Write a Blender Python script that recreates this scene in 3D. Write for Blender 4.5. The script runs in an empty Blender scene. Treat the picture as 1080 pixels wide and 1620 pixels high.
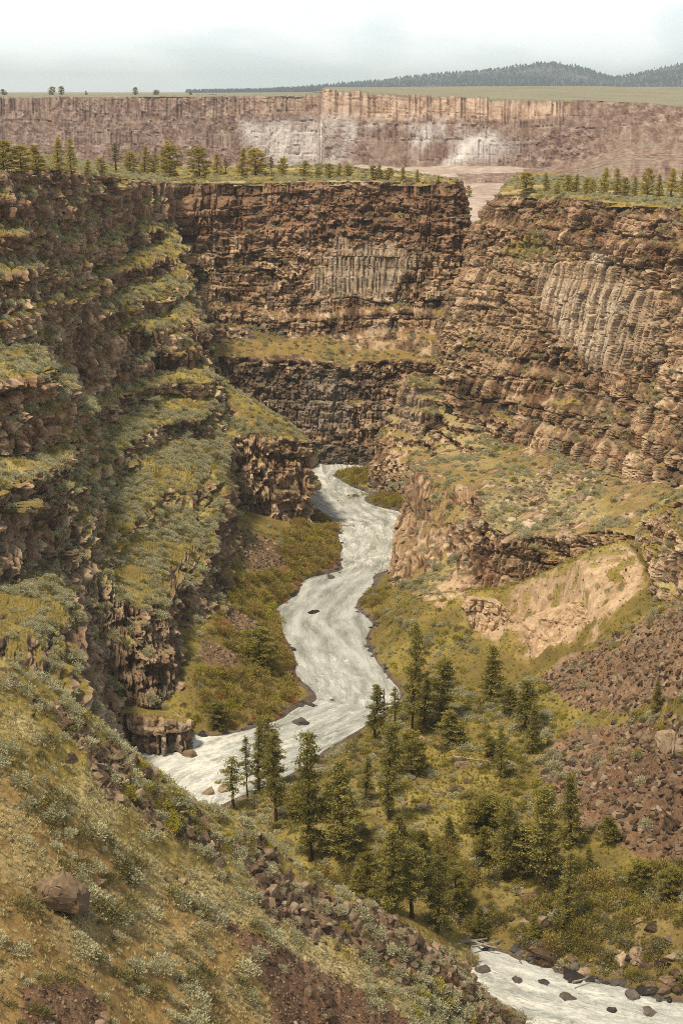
import bpy, math, random, time
import numpy as np
from mathutils import Vector, Matrix
T0 = time.time()
Q = 1.0                      # mesh detail
random.seed(7)
RNG = np.random.default_rng(11)
scene = bpy.context.scene
col = scene.collection

# ------------------------------------------------------------------ camera
F, CX, CY, PITCH, HC = 2400.0, 540.0, 810.0, math.radians(15.46), 110.0
CP, SP = math.cos(PITCH), math.sin(PITCH)
CAM = np.array([0.0, 0.0, HC])

def ray(px, py):
    a = (np.asarray(px, float) - CX) / F
    b = -(np.asarray(py, float) - CY) / F
    return np.stack([a, CP + b * SP, -SP + b * CP], -1)

def U(px, py, D):            # the point seen at px,py that lies D metres ahead
    r = ray(px, py)
    return CAM + r * (D / r[..., 1:2] if r.ndim > 1 else D / r[1])

def UZ(px, py, z):           # the point seen at px,py that lies at height z
    r = ray(px, py)
    return CAM + r * ((z - HC) / r[2])

def project(P):
    d = P - CAM
    fw = d[..., 1] * CP - d[..., 2] * SP
    up = d[..., 1] * SP + d[..., 2] * CP
    fw = np.maximum(fw, 1e-3)
    return CX + F * d[..., 0] / fw, CY - F * up / fw, fw

cam_data = bpy.data.cameras.new('camera')
cam = bpy.data.objects.new('camera', cam_data)
col.objects.link(cam)
cam.location = (0, 0, HC)
cam.rotation_euler = (math.radians(90) - PITCH, 0, 0)
cam_data.sensor_fit = 'VERTICAL'
cam_data.sensor_height = 36.0
cam_data.lens = 36.0 * F / 1620.0
cam_data.clip_start = 1.0
cam_data.clip_end = 80000.0
scene.camera = cam
scene.render.resolution_x, scene.render.resolution_y = 682, 1024

# ------------------------------------------------------------------ noise
def _h(ix, iy, iz, s):
    h = (ix.astype(np.uint32) * np.uint32(0x8da6b343)) ^ (iy.astype(np.uint32) * np.uint32(0xd8163841)) \
        ^ (iz.astype(np.uint32) * np.uint32(0xcb1ab31f)) ^ np.uint32((s * 0x9e3779b1) & 0xffffffff)
    h ^= h >> np.uint32(13); h *= np.uint32(0x5bd1e995); h ^= h >> np.uint32(15)
    h *= np.uint32(0x27d4eb2d); h ^= h >> np.uint32(16)
    return (h & np.uint32(0xffffff)).astype(np.float32) * np.float32(1 / 16777216.0)

def vnoise(P, seed=0):       # -1..1
    P = P.astype(np.float32)
    fl = np.floor(P); f = P - fl; i = fl.astype(np.int32)
    w = f * f * f * (f * (f * 6 - 15) + 10)
    wx, wy, wz = w[..., 0], w[..., 1], w[..., 2]
    ix, iy, iz = i[..., 0], i[..., 1], i[..., 2]
    out = 0
    for dx in (0, 1):
        for dy in (0, 1):
            for dz in (0, 1):
                k = (wx if dx else 1 - wx) * (wy if dy else 1 - wy) * (wz if dz else 1 - wz)
                out = out + k * _h(ix + dx, iy + dy, iz + dz, seed)
    return out * 2 - 1

def fbm(P, octv=4, seed=0, gain=.5):
    a, t, s = 1.0, 0.0, 0.0
    for o in range(octv):
        t = t + a * vnoise(P * (2.03 ** o) + o * 17.3, seed + o); s += a; a *= gain
    return t / s

def cells(P, seed=0, tilt=False):        # nearest cell: distance to border, random of cell (and a facet slope)
    P = P.astype(np.float32)
    b = np.floor(P - .5).astype(np.int32)
    F1 = np.full(P.shape[:-1], 9., np.float32); F2 = F1.copy(); R = np.zeros_like(F1); T = np.zeros_like(F1)
    for dx in (0, 1):
        for dy in (0, 1):
            for dz in (0, 1):
                ix, iy, iz = b[..., 0] + dx, b[..., 1] + dy, b[..., 2] + dz
                ax = P[..., 0] - (ix + .12 + .76 * _h(ix, iy, iz, seed + 1))
                ay = P[..., 1] - (iy + .12 + .76 * _h(ix, iy, iz, seed + 2))
                az = P[..., 2] - (iz + .12 + .76 * _h(ix, iy, iz, seed + 3))
                d = .45 * np.sqrt(ax * ax + ay * ay + az * az) + .55 * np.maximum(np.maximum(np.abs(ax), np.abs(ay)), np.abs(az))
                r = _h(ix, iy, iz, seed + 4)
                near = d < F1
                F2 = np.where(near, F1, np.minimum(F2, d))
                R = np.where(near, r, R); F1 = np.where(near, d, F1)
                if tilt:
                    tl = ax * (_h(ix, iy, iz, seed + 5) - .5) + ay * (_h(ix, iy, iz, seed + 6) - .5) + az * (_h(ix, iy, iz, seed + 7) - .5) * 1.5
                    T = np.where(near, tl, T)
    return (F2 - F1, R, T) if tilt else (F2 - F1, R)

def jcell(x, row, seed):     # 1-D cells with jittered borders: index, distance to the border, place in the cell (-.5..5)
    i = np.floor(x).astype(np.int32); z = np.zeros_like(i)
    bd = lambda k: k + .62 * (_h(k, row, z, seed) - .5)
    i = np.where(x < bd(i), i - 1, i); i = np.where(x >= bd(i + 1), i + 1, i)
    lo, hi = bd(i), bd(i + 1)
    return i, np.minimum(x - lo, hi - x), (x - lo) / (hi - lo) - .5

def bricks(s, z, w, h, seed):  # blocks of a cliff face: random, facet slope, distance to the joints in metres
    zc, dz, lz = jcell(z / h, np.zeros(s.shape, np.int32), seed)
    sc, ds, ls = jcell(s / w + _h(zc, zc * 0, zc * 0, seed + 1) * 7, zc, seed + 2)
    r = _h(sc, zc, zc * 0, seed + 3)
    tilt = ls * (_h(sc, zc, zc * 0, seed + 4) - .5) * 2 + lz * (_h(sc, zc, zc * 0, seed + 5) - .35) * 2
    return r, tilt, np.minimum(dz * h, ds * w)

def sstep(a, b, x):
    t = np.clip((x - a) / (b - a), 0, 1)
    return t * t * (3 - 2 * t)

def blur(A, n=1):
    for _ in range(n):
        for ax in (0, 1):
            B = np.concatenate([A.take([0], ax), A, A.take([-1], ax)], ax)
            m = A.shape[ax]
            A = (B.take(range(0, m), ax) + 2 * B.take(range(1, m + 1), ax) + B.take(range(2, m + 2), ax)) * .25
    return A

def normals(P):
    du = np.gradient(P, axis=0); dv = np.gradient(P, axis=1)
    n = np.cross(du, dv)
    n /= np.linalg.norm(n, axis=-1, keepdims=True) + 1e-9
    return n

def poly_mask(px, py, poly, soft=10.):
    """soft mask of an outline"""
    poly = np.array(poly, float)
    inside = np.zeros(px.shape, bool); dist = np.full(px.shape, 1e9)
    for k in range(len(poly)):
        (x0, y0), (x1, y1) = poly[k], poly[(k + 1) % len(poly)]
        cond = (y0 > py) != (y1 > py)
        xi = (x1 - x0) * (py - y0) / ((y1 - y0) if y1 != y0 else 1e-9) + x0
        inside ^= cond & (px < xi)
        L2 = (x1 - x0) ** 2 + (y1 - y0) ** 2 + 1e-9
        t = np.clip(((px - x0) * (x1 - x0) + (py - y0) * (y1 - y0)) / L2, 0, 1)
        dist = np.minimum(dist, np.hypot(px - x0 - t * (x1 - x0), py - y0 - t * (y1 - y0)))
    sd = np.where(inside, dist, -dist)
    return sstep(-soft, soft, sd)

# ------------------------------------------------------------------ meshes
def mesh_from_arrays(name, V, faces, smooth=True):
    """V (n,3); faces (m,k) all the same corner count"""
    me = bpy.data.meshes.new(name)
    V = np.ascontiguousarray(V, np.float32); faces = np.ascontiguousarray(faces, np.int32)
    m, k = faces.shape
    me.vertices.add(len(V)); me.vertices.foreach_set('co', V.ravel())
    me.loops.add(m * k); me.loops.foreach_set('vertex_index', faces.ravel())
    me.polygons.add(m)
    me.polygons.foreach_set('loop_start', np.arange(0, m * k, k, dtype=np.int32))
    me.polygons.foreach_set('use_smooth', np.full(m, smooth, bool))
    me.update(calc_edges=True)
    return me

def grid_faces(nu, nv, flip=False):
    i = np.arange(nu * nv).reshape(nu, nv)
    f = np.stack([i[:-1, :-1], i[1:, :-1], i[1:, 1:], i[:-1, 1:]], -1).reshape(-1, 4)
    return f[:, ::-1] if flip else f

def link(name, me, mat=None, parent=None):
    o = bpy.data.objects.new(name, me); col.objects.link(o)
    if mat is not None and me is not None and not me.materials: me.materials.append(mat)
    if parent is not None: o.parent = parent
    return o

def tag(o, label=None, cat=None, group=None, kind=None):
    if label: o['label'] = label
    if cat: o['category'] = cat
    if group: o['group'] = group
    if kind: o['kind'] = kind
    return o

def color_attr(me, name, arr):
    a = me.attributes.new(name, 'FLOAT_COLOR', 'POINT')
    a.data.foreach_set('color', np.ascontiguousarray(arr, np.float32).ravel())

# ------------------------------------------------------------------ node helpers
class NT:
    def __init__(self, tree): self.t = tree; self.n = tree.nodes; self.l = tree.links
    def add(self, kind, ins=None, **props):
        nd = self.n.new(kind)
        for k, v in props.items(): setattr(nd, k, v)
        for k, v in (ins or {}).items():
            s = nd.inputs[k]
            if hasattr(v, 'links') or isinstance(v, bpy.types.NodeSocket): self.l.new(v, s)
            else: s.default_value = v
        return nd
    def math(self, op, a, b=0.0, clamp=False):
        return self.add('ShaderNodeMath', {0: a, 1: b}, operation=op, use_clamp=clamp).outputs[0]
    def mix(self, f, a, b, blend='MIX'):  # colour mix
        nd = self.n.new('ShaderNodeMix'); nd.data_type = 'RGBA'; nd.blend_type = blend
        for k, v in ((0, f), (6, a), (7, b)):
            if isinstance(v, bpy.types.NodeSocket): self.l.new(v, nd.inputs[k])
            else: nd.inputs[k].default_value = v if k == 0 or len(v) == 4 else (*v, 1)
        return nd.outputs[2]
    def ramp(self, f, stops):
        nd = self.n.new('ShaderNodeValToRGB'); self.l.new(f, nd.inputs[0])
        e = nd.color_ramp.elements
        while len(e) < len(stops): e.new(.5)
        for el, (p, c) in zip(e, stops):
            el.position = p; el.color = (*c, 1) if len(c) == 3 else c
        return nd.outputs[0]
    def noise(self, vec, scale, detail=4, rough=.55, out=0):
        nd = self.add('ShaderNodeTexNoise', {'Vector': vec, 'Scale': scale, 'Detail': detail, 'Roughness': rough})
        return nd.outputs[out]
    def maprange(self, v, a, b, c=0., d=1.):
        return self.add('ShaderNodeMapRange', {0: v, 1: a, 2: b, 3: c, 4: d}).outputs[0]
    def scalev(self, vec, s):
        return self.add('ShaderNodeVectorMath', {0: vec, 1: s}, operation='MULTIPLY').outputs[0]

def new_mat(name):
    m = bpy.data.materials.new(name); m.use_nodes = True
    m.node_tree.nodes.clear()
    nt = NT(m.node_tree)
    out = nt.add('ShaderNodeOutputMaterial')
    return m, nt, out

def terrain_material():
    m, t, out = new_mat('canyon_rock_and_soil')
    pos = t.add('ShaderNodeNewGeometry').outputs['Position']
    A = t.add('ShaderNodeAttribute', attribute_name='zone_a'); B = t.add('ShaderNodeAttribute', attribute_name='zone_b')
    sa = t.add('ShaderNodeSeparateColor', {0: A.outputs['Color']}); sb = t.add('ShaderNodeSeparateColor', {0: B.outputs['Color']})
    veg, pale, tan, red = sa.outputs[0], sa.outputs[1], sa.outputs[2], A.outputs['Alpha']
    dark, straw, soil, far = sb.outputs[0], sb.outputs[1], sb.outputs[2], B.outputs['Alpha']
    # --- bare rock
    big = t.noise(pos, .055, 5, .6)
    sq = t.scalev(pos, (1, 1, .42))
    wob = t.add('ShaderNodeTexNoise', {'Vector': pos, 'Scale': .8, 'Detail': 3.0})
    wv = t.add('ShaderNodeVectorMath', {0: sq, 1: t.scalev(wob.outputs['Color'], (.9, .9, .9))}, operation='ADD').outputs[0]
    v1 = t.add('ShaderNodeTexVoronoi', {'Vector': wv, 'Scale': .55})
    v2 = t.add('ShaderNodeTexVoronoi', {'Vector': wv, 'Scale': 1.7})
    c1 = t.add('ShaderNodeSeparateColor', {0: v1.outputs['Color']}).outputs[0]
    c2 = t.add('ShaderNodeSeparateColor', {0: v2.outputs['Color']}).outputs[1]
    fine = t.noise(pos, 1.6, 8, .7)
    val = t.math('ADD', t.math('MULTIPLY', big, .50), t.math('MULTIPLY', c1, .20))
    val = t.math('ADD', val, t.math('MULTIPLY', c2, .12))
    blk = t.add('ShaderNodeAttribute', attribute_name='block').outputs['Fac']
    val = t.math('ADD', t.math('ADD', t.math('MULTIPLY', big, .36), t.math('MULTIPLY', blk, .42)), t.math('ADD', t.math('MULTIPLY', fine, .24), t.math('MULTIPLY', c2, .04)))
    val = t.math('SUBTRACT', val, .02)
    val = t.math('ADD', val, t.math('MULTIPLY', t.math('LESS_THAN', blk, .0005), .20))
    rock = t.ramp(val, [(.29, (.022, .013, .009)), (.41, (.088, .053, .034)) , (.50, (.212, .134, .080)),
                        (.59, (.41, .28, .178)), (.71, (.65, .50, .355))])
    rust = t.maprange(t.noise(pos, .13, 4), .52, .7)
    rock = t.mix(t.math('MULTIPLY', rust, .32), rock, t.mix(fine, (.12, .04, .02), (.40, .17, .07)))
    grey = t.maprange(t.noise(t.scalev(pos, (1, 1, .5)), .19, 4), .56, .72)
    rock = t.mix(t.math('MULTIPLY', grey, .4), rock, t.mix(fine, (.09, .08, .075), (.36, .32, .28)))
    # zones of the stone itself
    redc = t.mix(t.maprange(val, .3, .68), (.035, .018, .011), (.31, .17, .105))
    rock = t.mix(t.math('MULTIPLY', red, .75), rock, redc)
    strk = t.noise(t.scalev(pos, (1.0, 1.0, .045)), .9, 5, .65)
    palec = t.mix(t.maprange(strk, .35, .65), (.29, .195, .12), (.76, .68, .57))
    rock = t.mix(t.math('MULTIPLY', pale, t.maprange(fine, .25, .55, .45, 1.)), rock, palec)
    tanc = t.mix(t.maprange(t.noise(t.scalev(pos, (1, 1, .3)), .6, 7, .7), .32, .66), (.33, .215, .125), (.66, .49, .33))
    rock = t.mix(tan, rock, tanc)
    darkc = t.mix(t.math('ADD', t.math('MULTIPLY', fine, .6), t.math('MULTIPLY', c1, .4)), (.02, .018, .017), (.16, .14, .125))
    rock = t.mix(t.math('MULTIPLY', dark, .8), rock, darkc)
    fstr = t.noise(t.scalev(pos, (1, 1, .07)), .14, 6, .65)
    fmix = t.math('ADD', t.math('ADD', t.math('MULTIPLY', t.noise(t.scalev(pos, (1, 1, .7)), .16, 8, .85), .54), t.math('MULTIPLY', fstr, .16)), t.math('ADD', t.math('MULTIPLY', t.math('SUBTRACT', t.add('ShaderNodeAttribute', attribute_name='block').outputs['Fac'], .5), .22), .15))
    farc = t.ramp(fmix, [(.36, (.075, .043, .036)), (.47, (.20, .125, .10)), (.57, (.33, .245, .205)), (.71, (.54, .47, .42))])
    rock = t.mix(far, rock, t.mix(t.math('MULTIPLY', pale, 1.0), t.mix(t.math('MULTIPLY', tan, .9), farc, t.mix(t.maprange(fstr, .38, .58), (.38, .25, .18), (.62, .47, .37))),
                                  t.mix(t.maprange(t.noise(t.scalev(pos, (1, 1, .2)), .05, 7, .7), .35, .62), (.27, .22, .22), (.72, .68, .66))))
    # --- soil and grass
    sn = t.math('ADD', t.math('MULTIPLY', t.noise(pos, .35, 7, .72), .6), t.math('MULTIPLY', t.noise(pos, 3.5, 6, .75), .4))
    soilc = t.mix(t.maprange(sn, .3, .7), (.11, .068, .024), (.44, .295, .12))
    gn = t.noise(pos, .16, 5, .6)
    gn2 = t.noise(pos, 2.2, 5, .7)
    grass = t.ramp(t.math('ADD', t.math('MULTIPLY', gn, .55), t.math('MULTIPLY', gn2, .45)),
                   [(.30, (.080, .062, .024)), (.45, (.195, .148, .046)), (.58, (.345, .268, .072)), (.75, (.53, .42, .145))])
    stc = t.mix(gn2, (.34, .27, .12), (.82, .72, .45))
    ground = t.mix(soil, grass, soilc)
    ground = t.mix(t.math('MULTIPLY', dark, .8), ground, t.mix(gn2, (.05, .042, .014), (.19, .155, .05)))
    ground = t.mix(t.math('MULTIPLY', straw, t.maprange(gn2, .35, .6, .35, 1.)), ground, stc)
    fg = t.mix(t.noise(pos, .02, 8, .75), (.15, .145, .105), (.34, .32, .245))
    ground = t.mix(far, ground, fg)
    edge = t.math('ADD', veg, t.math('MULTIPLY', t.math('SUBTRACT', t.noise(pos, 1.1, 5, .7), .5), 1.1))
    vm = t.maprange(edge, .38, .62)
    colr = t.mix(vm, rock, ground)
    # --- relief finer than the mesh
    b1 = t.math('ADD', t.math('MULTIPLY', t.noise(wv, 2.4, 6, .7), .7), t.math('MULTIPLY', v2.outputs['Distance'], -.5))
    bump = t.add('ShaderNodeBump', {'Strength': .8, 'Distance': .45, 'Height': b1})
    bs = t.add('ShaderNodeBsdfPrincipled', {'Base Color': colr, 'Roughness': .95, 'Specular IOR Level': .12, 'Normal': bump.outputs[0]})
    t.l.new(bs.outputs[0], out.inputs[0])
    return m

def leaf_material(name, lo, hi, trans=.25, var=.35):
    m, t, out = new_mat(name)
    oi = t.add('ShaderNodeObjectInfo')
    a = t.add('ShaderNodeAttribute', attribute_name='tone')
    f = t.math('ADD', t.math('MULTIPLY', a.outputs['Fac'], 1 - var), t.math('MULTIPLY', oi.outputs['Random'], var))
    c = t.mix(f, lo, hi)
    d = t.add('ShaderNodeBsdfDiffuse', {'Color': c}); tr = t.add('ShaderNodeBsdfTranslucent', {'Color': c})
    mx = t.add('ShaderNodeMixShader', {0: trans, 1: d.outputs[0], 2: tr.outputs[0]})
    t.l.new(mx.outputs[0], out.inputs[0])
    return m

def simple_rock(name, stops, scale=1.0):
    m, t, out = new_mat(name)
    tc = t.add('ShaderNodeTexCoord').outputs['Object']
    oi = t.add('ShaderNodeObjectInfo')
    sh = t.add('ShaderNodeVectorMath', {0: tc, 1: t.scalev(t.add('ShaderNodeCombineXYZ', {0: oi.outputs['Random'], 1: oi.outputs['Random']}).outputs[0], (31., 17., 0.))}, operation='ADD').outputs[0]
    n = t.noise(sh, 2.2 * scale, 7, .68)
    f = t.math('ADD', t.math('MULTIPLY', n, .62), t.math('MULTIPLY', oi.outputs['Random'], .38))
    c = t.ramp(f, stops)
    lich = t.maprange(t.noise(sh, 5.0 * scale, 4), .6, .7)
    c = t.mix(t.math('MULTIPLY', lich, .35), c, (.38, .34, .24))
    b = t.add('ShaderNodeBump', {'Strength': .5, 'Distance': .12, 'Height': t.noise(sh, 5 * scale, 7, .7)})
    bs = t.add('ShaderNodeBsdfPrincipled', {'Base Color': c, 'Roughness': .9, 'Specular IOR Level': .15, 'Normal': b.outputs[0]})
    t.l.new(bs.outputs[0], out.inputs[0])
    return m

def bark_material():
    m, t, out = new_mat('bark')
    tc = t.add('ShaderNodeTexCoord').outputs['Object']
    c = t.mix(t.noise(t.scalev(tc, (30, 30, 4)), 1.5, 5, .7), (.03, .018, .01), (.14, .075, .04))
    bs = t.add('ShaderNodeBsdfPrincipled', {'Base Color': c, 'Roughness': .95, 'Specular IOR Level': .1})
    t.l.new(bs.outputs[0], out.inputs[0]); return m

def wood_material(name, lo, hi):
    m, t, out = new_mat(name)
    tc = t.add('ShaderNodeTexCoord').outputs['Object']
    c = t.mix(t.noise(t.scalev(tc, (1, 9, 9)), 1.5, 5, .7), lo, hi)
    bs = t.add('ShaderNodeBsdfPrincipled', {'Base Color': c, 'Roughness': .85, 'Specular IOR Level': .2})
    t.l.new(bs.outputs[0], out.inputs[0]); return m

def water_material():
    m, t, out = new_mat('silty_water')
    pos = t.add('ShaderNodeNewGeometry').outputs['Position']
    A = t.add('ShaderNodeAttribute', attribute_name='flow')       # r foam amount, gb flow coordinates
    s = t.add('ShaderNodeSeparateColor', {0: A.outputs['Color']})
    fv = t.add('ShaderNodeCombineXYZ', {0: s.outputs[1], 1: s.outputs[2], 2: 0.}).outputs[0]
    n1 = t.noise(t.scalev(fv, (.35, 1.0, 1)), .55, 8, .68)
    n2 = t.noise(t.scalev(fv, (.5, 1.2, 1)), 2.0, 6, .7)
    silt = t.mix(t.maprange(t.noise(t.scalev(fv, (.22, 1.0, 1)), .35, 7, .7), .38, .62), (.25, .26, .24), (.56, .575, .56))
    thr = t.math('SUBTRACT', .645, t.math('MULTIPLY', s.outputs[0], .26))
    fm = t.math('ADD', t.math('MULTIPLY', n1, .6), t.math('MULTIPLY', n2, .4))
    foam = t.math('MULTIPLY', t.math('SUBTRACT', fm, thr), 7.0, clamp=True)
    c = t.mix(foam, silt, (.74, .73, .69))
    hgt = t.math('ADD', t.math('MULTIPLY', n1, 1.0), t.math('MULTIPLY', n2, .5))
    b = t.add('ShaderNodeBump', {'Strength': .8, 'Distance': .5, 'Height': hgt})
    rough = t.maprange(foam, 0, 1, .12, .7)
    bs = t.add('ShaderNodeBsdfPrincipled', {'Base Color': c, 'Roughness': rough, 'IOR': 1.33, 'Normal': b.outputs[0]})
    t.l.new(bs.outputs[0], out.inputs[0]); return m

M_TERR = terrain_material()
M_BARK = bark_material()
M_PINE = leaf_material('pine_needles', (.115, .105, .028), (.44, .385, .115), .3)
M_JUNI = leaf_material('juniper_needles', (.11, .10, .025), (.42, .36, .10), .3)
M_MESA = leaf_material('mesa_juniper_needles', (.24, .20, .05), (.72, .58, .18), .3)
M_PALE = leaf_material('bare_twig_foliage', (.19, .155, .09), (.36, .29, .17))
M_SAGE = leaf_material('sage_leaves', (.29, .275, .165), (.66, .63, .42), .3)
M_OLIVE = leaf_material('olive_sage_leaves', (.13, .115, .045), (.38, .335, .15), .3)
M_BRIGHT = leaf_material('yellow_green_leaves', (.22, .20, .025), (.55, .48, .09), .35)
M_WILLOW = leaf_material('willow_leaves', (.21, .165, .045), (.52, .41, .14), .3)
M_RUST = leaf_material('rust_willow_twigs', (.32, .14, .055), (.60, .31, .13), .3)
M_STRAW = leaf_material('straw_grass', (.38, .31, .14), (.90, .80, .50))
M_ROCK = simple_rock('talus_rock', [(.25, (.03, .019, .012)), (.42, (.095, .062, .039)), (.58, (.205, .143, .092)), (.78, (.40, .31, .22))])
M_RED = simple_rock('red_talus_rock', [(.25, (.03, .019, .012)), (.42, (.088, .055, .037)), (.58, (.18, .125, .088)), (.78, (.35, .27, .2))])
M_PALEROCK = simple_rock('pale_bench_rock', [(.2, (.14, .095, .065)), (.45, (.32, .23, .16)), (.62, (.48, .37, .27)), (.82, (.6, .5, .4))], .8)
M_WET = simple_rock('wet_river_rock', [(.2, (.018, .016, .016)), (.45, (.05, .044, .042)), (.62, (.11, .095, .085)), (.85, (.24, .21, .18))], .8)
M_WOOD = wood_material('driftwood', (.12, .09, .065), (.55, .47, .38))

# ------------------------------------------------------------------ terrain sheets
TERR = []                    # dicts for the scatter

def finish(name, P, flip, attrs, label=None, kind='structure', smooth=None):
    if smooth is None: smooth = not any(q in name for q in ('wall', 'bench', 'knob', 'cliff', 'outcrop'))
    nu, nv = P.shape[:2]
    me = mesh_from_arrays(name, P.reshape(-1, 3), grid_faces(nu, nv, flip), smooth)
    za = np.stack([attrs.get(k, np.zeros((nu, nv))) for k in ('veg', 'pale', 'tan', 'red')], -1)
    zb = np.stack([attrs.get(k, np.zeros((nu, nv))) for k in ('dark', 'straw', 'soil', 'far')], -1)
    color_attr(me, 'zone_a', np.clip(za, 0, 1)); color_attr(me, 'zone_b', np.clip(zb, 0, 1))
    if BLOCK.get('tone') is not None and BLOCK['tone'].shape == (nu, nv):
        at = me.attributes.new('block', 'FLOAT', 'POINT'); at.data.foreach_set('value', np.ascontiguousarray(BLOCK['tone'] + .001, np.float32).ravel())
    BLOCK['tone'] = None
    o = link(name, me, M_TERR)
    tag(o, kind=kind)
    N = normals(P); N = np.where((N[..., 2:3] < 0) & (np.abs(N[..., 2:3]) > .0), -N, N) if not flip else N
    px, py, fw = project(P)
    TERR.append(dict(name=name, P=P, nz=np.abs(blur(N, 2)[..., 2]), px=px, py=py, fw=fw, attrs=attrs))
    return o

def hermite_cols(C, us, u):
    """C (n,R,3) at parameters us -> (len(u),R,3), limited cubic"""
    n = len(us); h = np.diff(us)
    d = np.diff(C, axis=0) / h[:, None, None]
    m = np.zeros_like(C)
    m[0], m[-1] = d[0], d[-1]
    for k in range(1, n - 1):
        m[k] = np.where(d[k - 1] * d[k] <= 0, 0, 2 * d[k - 1] * d[k] / (d[k - 1] + d[k] + 1e-12))
    k = np.clip(np.searchsorted(us, u, 'right') - 1, 0, n - 2)
    t = ((u - us[k]) / h[k])[:, None, None]; H = h[k][:, None, None]
    return ((2 * t**3 - 3 * t**2 + 1) * C[k] + (t**3 - 2 * t**2 + t) * H * m[k]
            + (-2 * t**3 + 3 * t**2) * C[k + 1] + (t**3 - t**2) * H * m[k + 1])

def loft(columns, step, wig=.16, wigscale=9., seed=0, vmin=40, terr=None):
    """columns of points from the top down -> dense grid (nu,nv,3)"""
    C = np.array([[U(*p) if len(p) == 3 else np.array(p[:3]) for p in c] for c in columns])
    du = np.linalg.norm(np.diff(C, axis=0), axis=2)
    us = np.concatenate([[0], np.cumsum(du.mean(1))])
    nu = max(60, int(us[-1] / step * Q))
    u = np.linspace(0, us[-1], nu)
    G = hermite_cols(C, us, u)                       # nu,R,3
    dv = np.linalg.norm(np.diff(C, axis=1), axis=2).mean(0)
    vs = np.concatenate([[0], np.cumsum(dv)])
    nv = max(vmin, int(vs[-1] / step * Q))
    v = np.linspace(0, vs[-1], nv)
    rowpos = np.interp(v, vs, np.arange(len(vs)))
    # wandering bench edges
    uu, rr = np.meshgrid(u, rowpos, indexing='ij')
    w = fbm(np.stack([uu / wigscale, rr * 1.7, np.full_like(uu, seed * 3.1)], -1), 4, seed) * wig * 2
    fade = np.clip(np.minimum(rr, len(vs) - 1 - rr) * 2.5, 0, 1)
    rr = np.clip(rr + w * fade, 0, len(vs) - 1 - 1e-6)
    k = np.floor(rr).astype(int); t = (rr - k)[..., None]
    iu = np.arange(nu)[:, None]
    P = G[iu, k] * (1 - t) + G[iu, k + 1] * t
    if terr:                                        # benches and risers: the plan position moves on in steps
        per, strength, rmax = terr[:3]
        if len(terr) > 3: strength = strength * sstep(us[terr[3]], us[terr[3] - 1], uu)
        strength = strength * sstep(rmax + .6, rmax - .2, rr)
        z_ = P[..., 2]
        x = z_ / per + fbm(np.stack([uu / 30, z_ / 40, np.full_like(uu, seed * 1.7)], -1), 4, seed + 5) * .8
        x += .9 * np.abs(_h(np.floor(uu / 23).astype(np.int32), np.zeros(uu.shape, np.int32), np.zeros(uu.shape, np.int32), seed)) * 0
        fl = np.floor(x); fr = x - fl
        z2 = z_ + (fl + sstep(.0, .42, fr) - .5 - x + .25) * per * strength
        r2 = np.empty_like(rr)
        for q in range(nu):
            zc = np.minimum.accumulate(G[q, :, 2] - np.arange(len(vs)) * 1e-4)
            r2[q] = np.interp(-z2[q], -zc, np.arange(len(vs)))
        r2 = rr + (r2 - rr) * np.clip(np.broadcast_to(strength, rr.shape) / .25, 0, 1)
        r2 = np.clip(r2, 0, len(vs) - 1 - 1e-6); k2 = np.floor(r2).astype(int); t2 = (r2 - k2)[..., None]
        P2 = G[iu, k2] * (1 - t2) + G[iu, k2 + 1] * t2
        P = np.concatenate([P2[..., :2], P[..., 2:]], -1)
    return P

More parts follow.
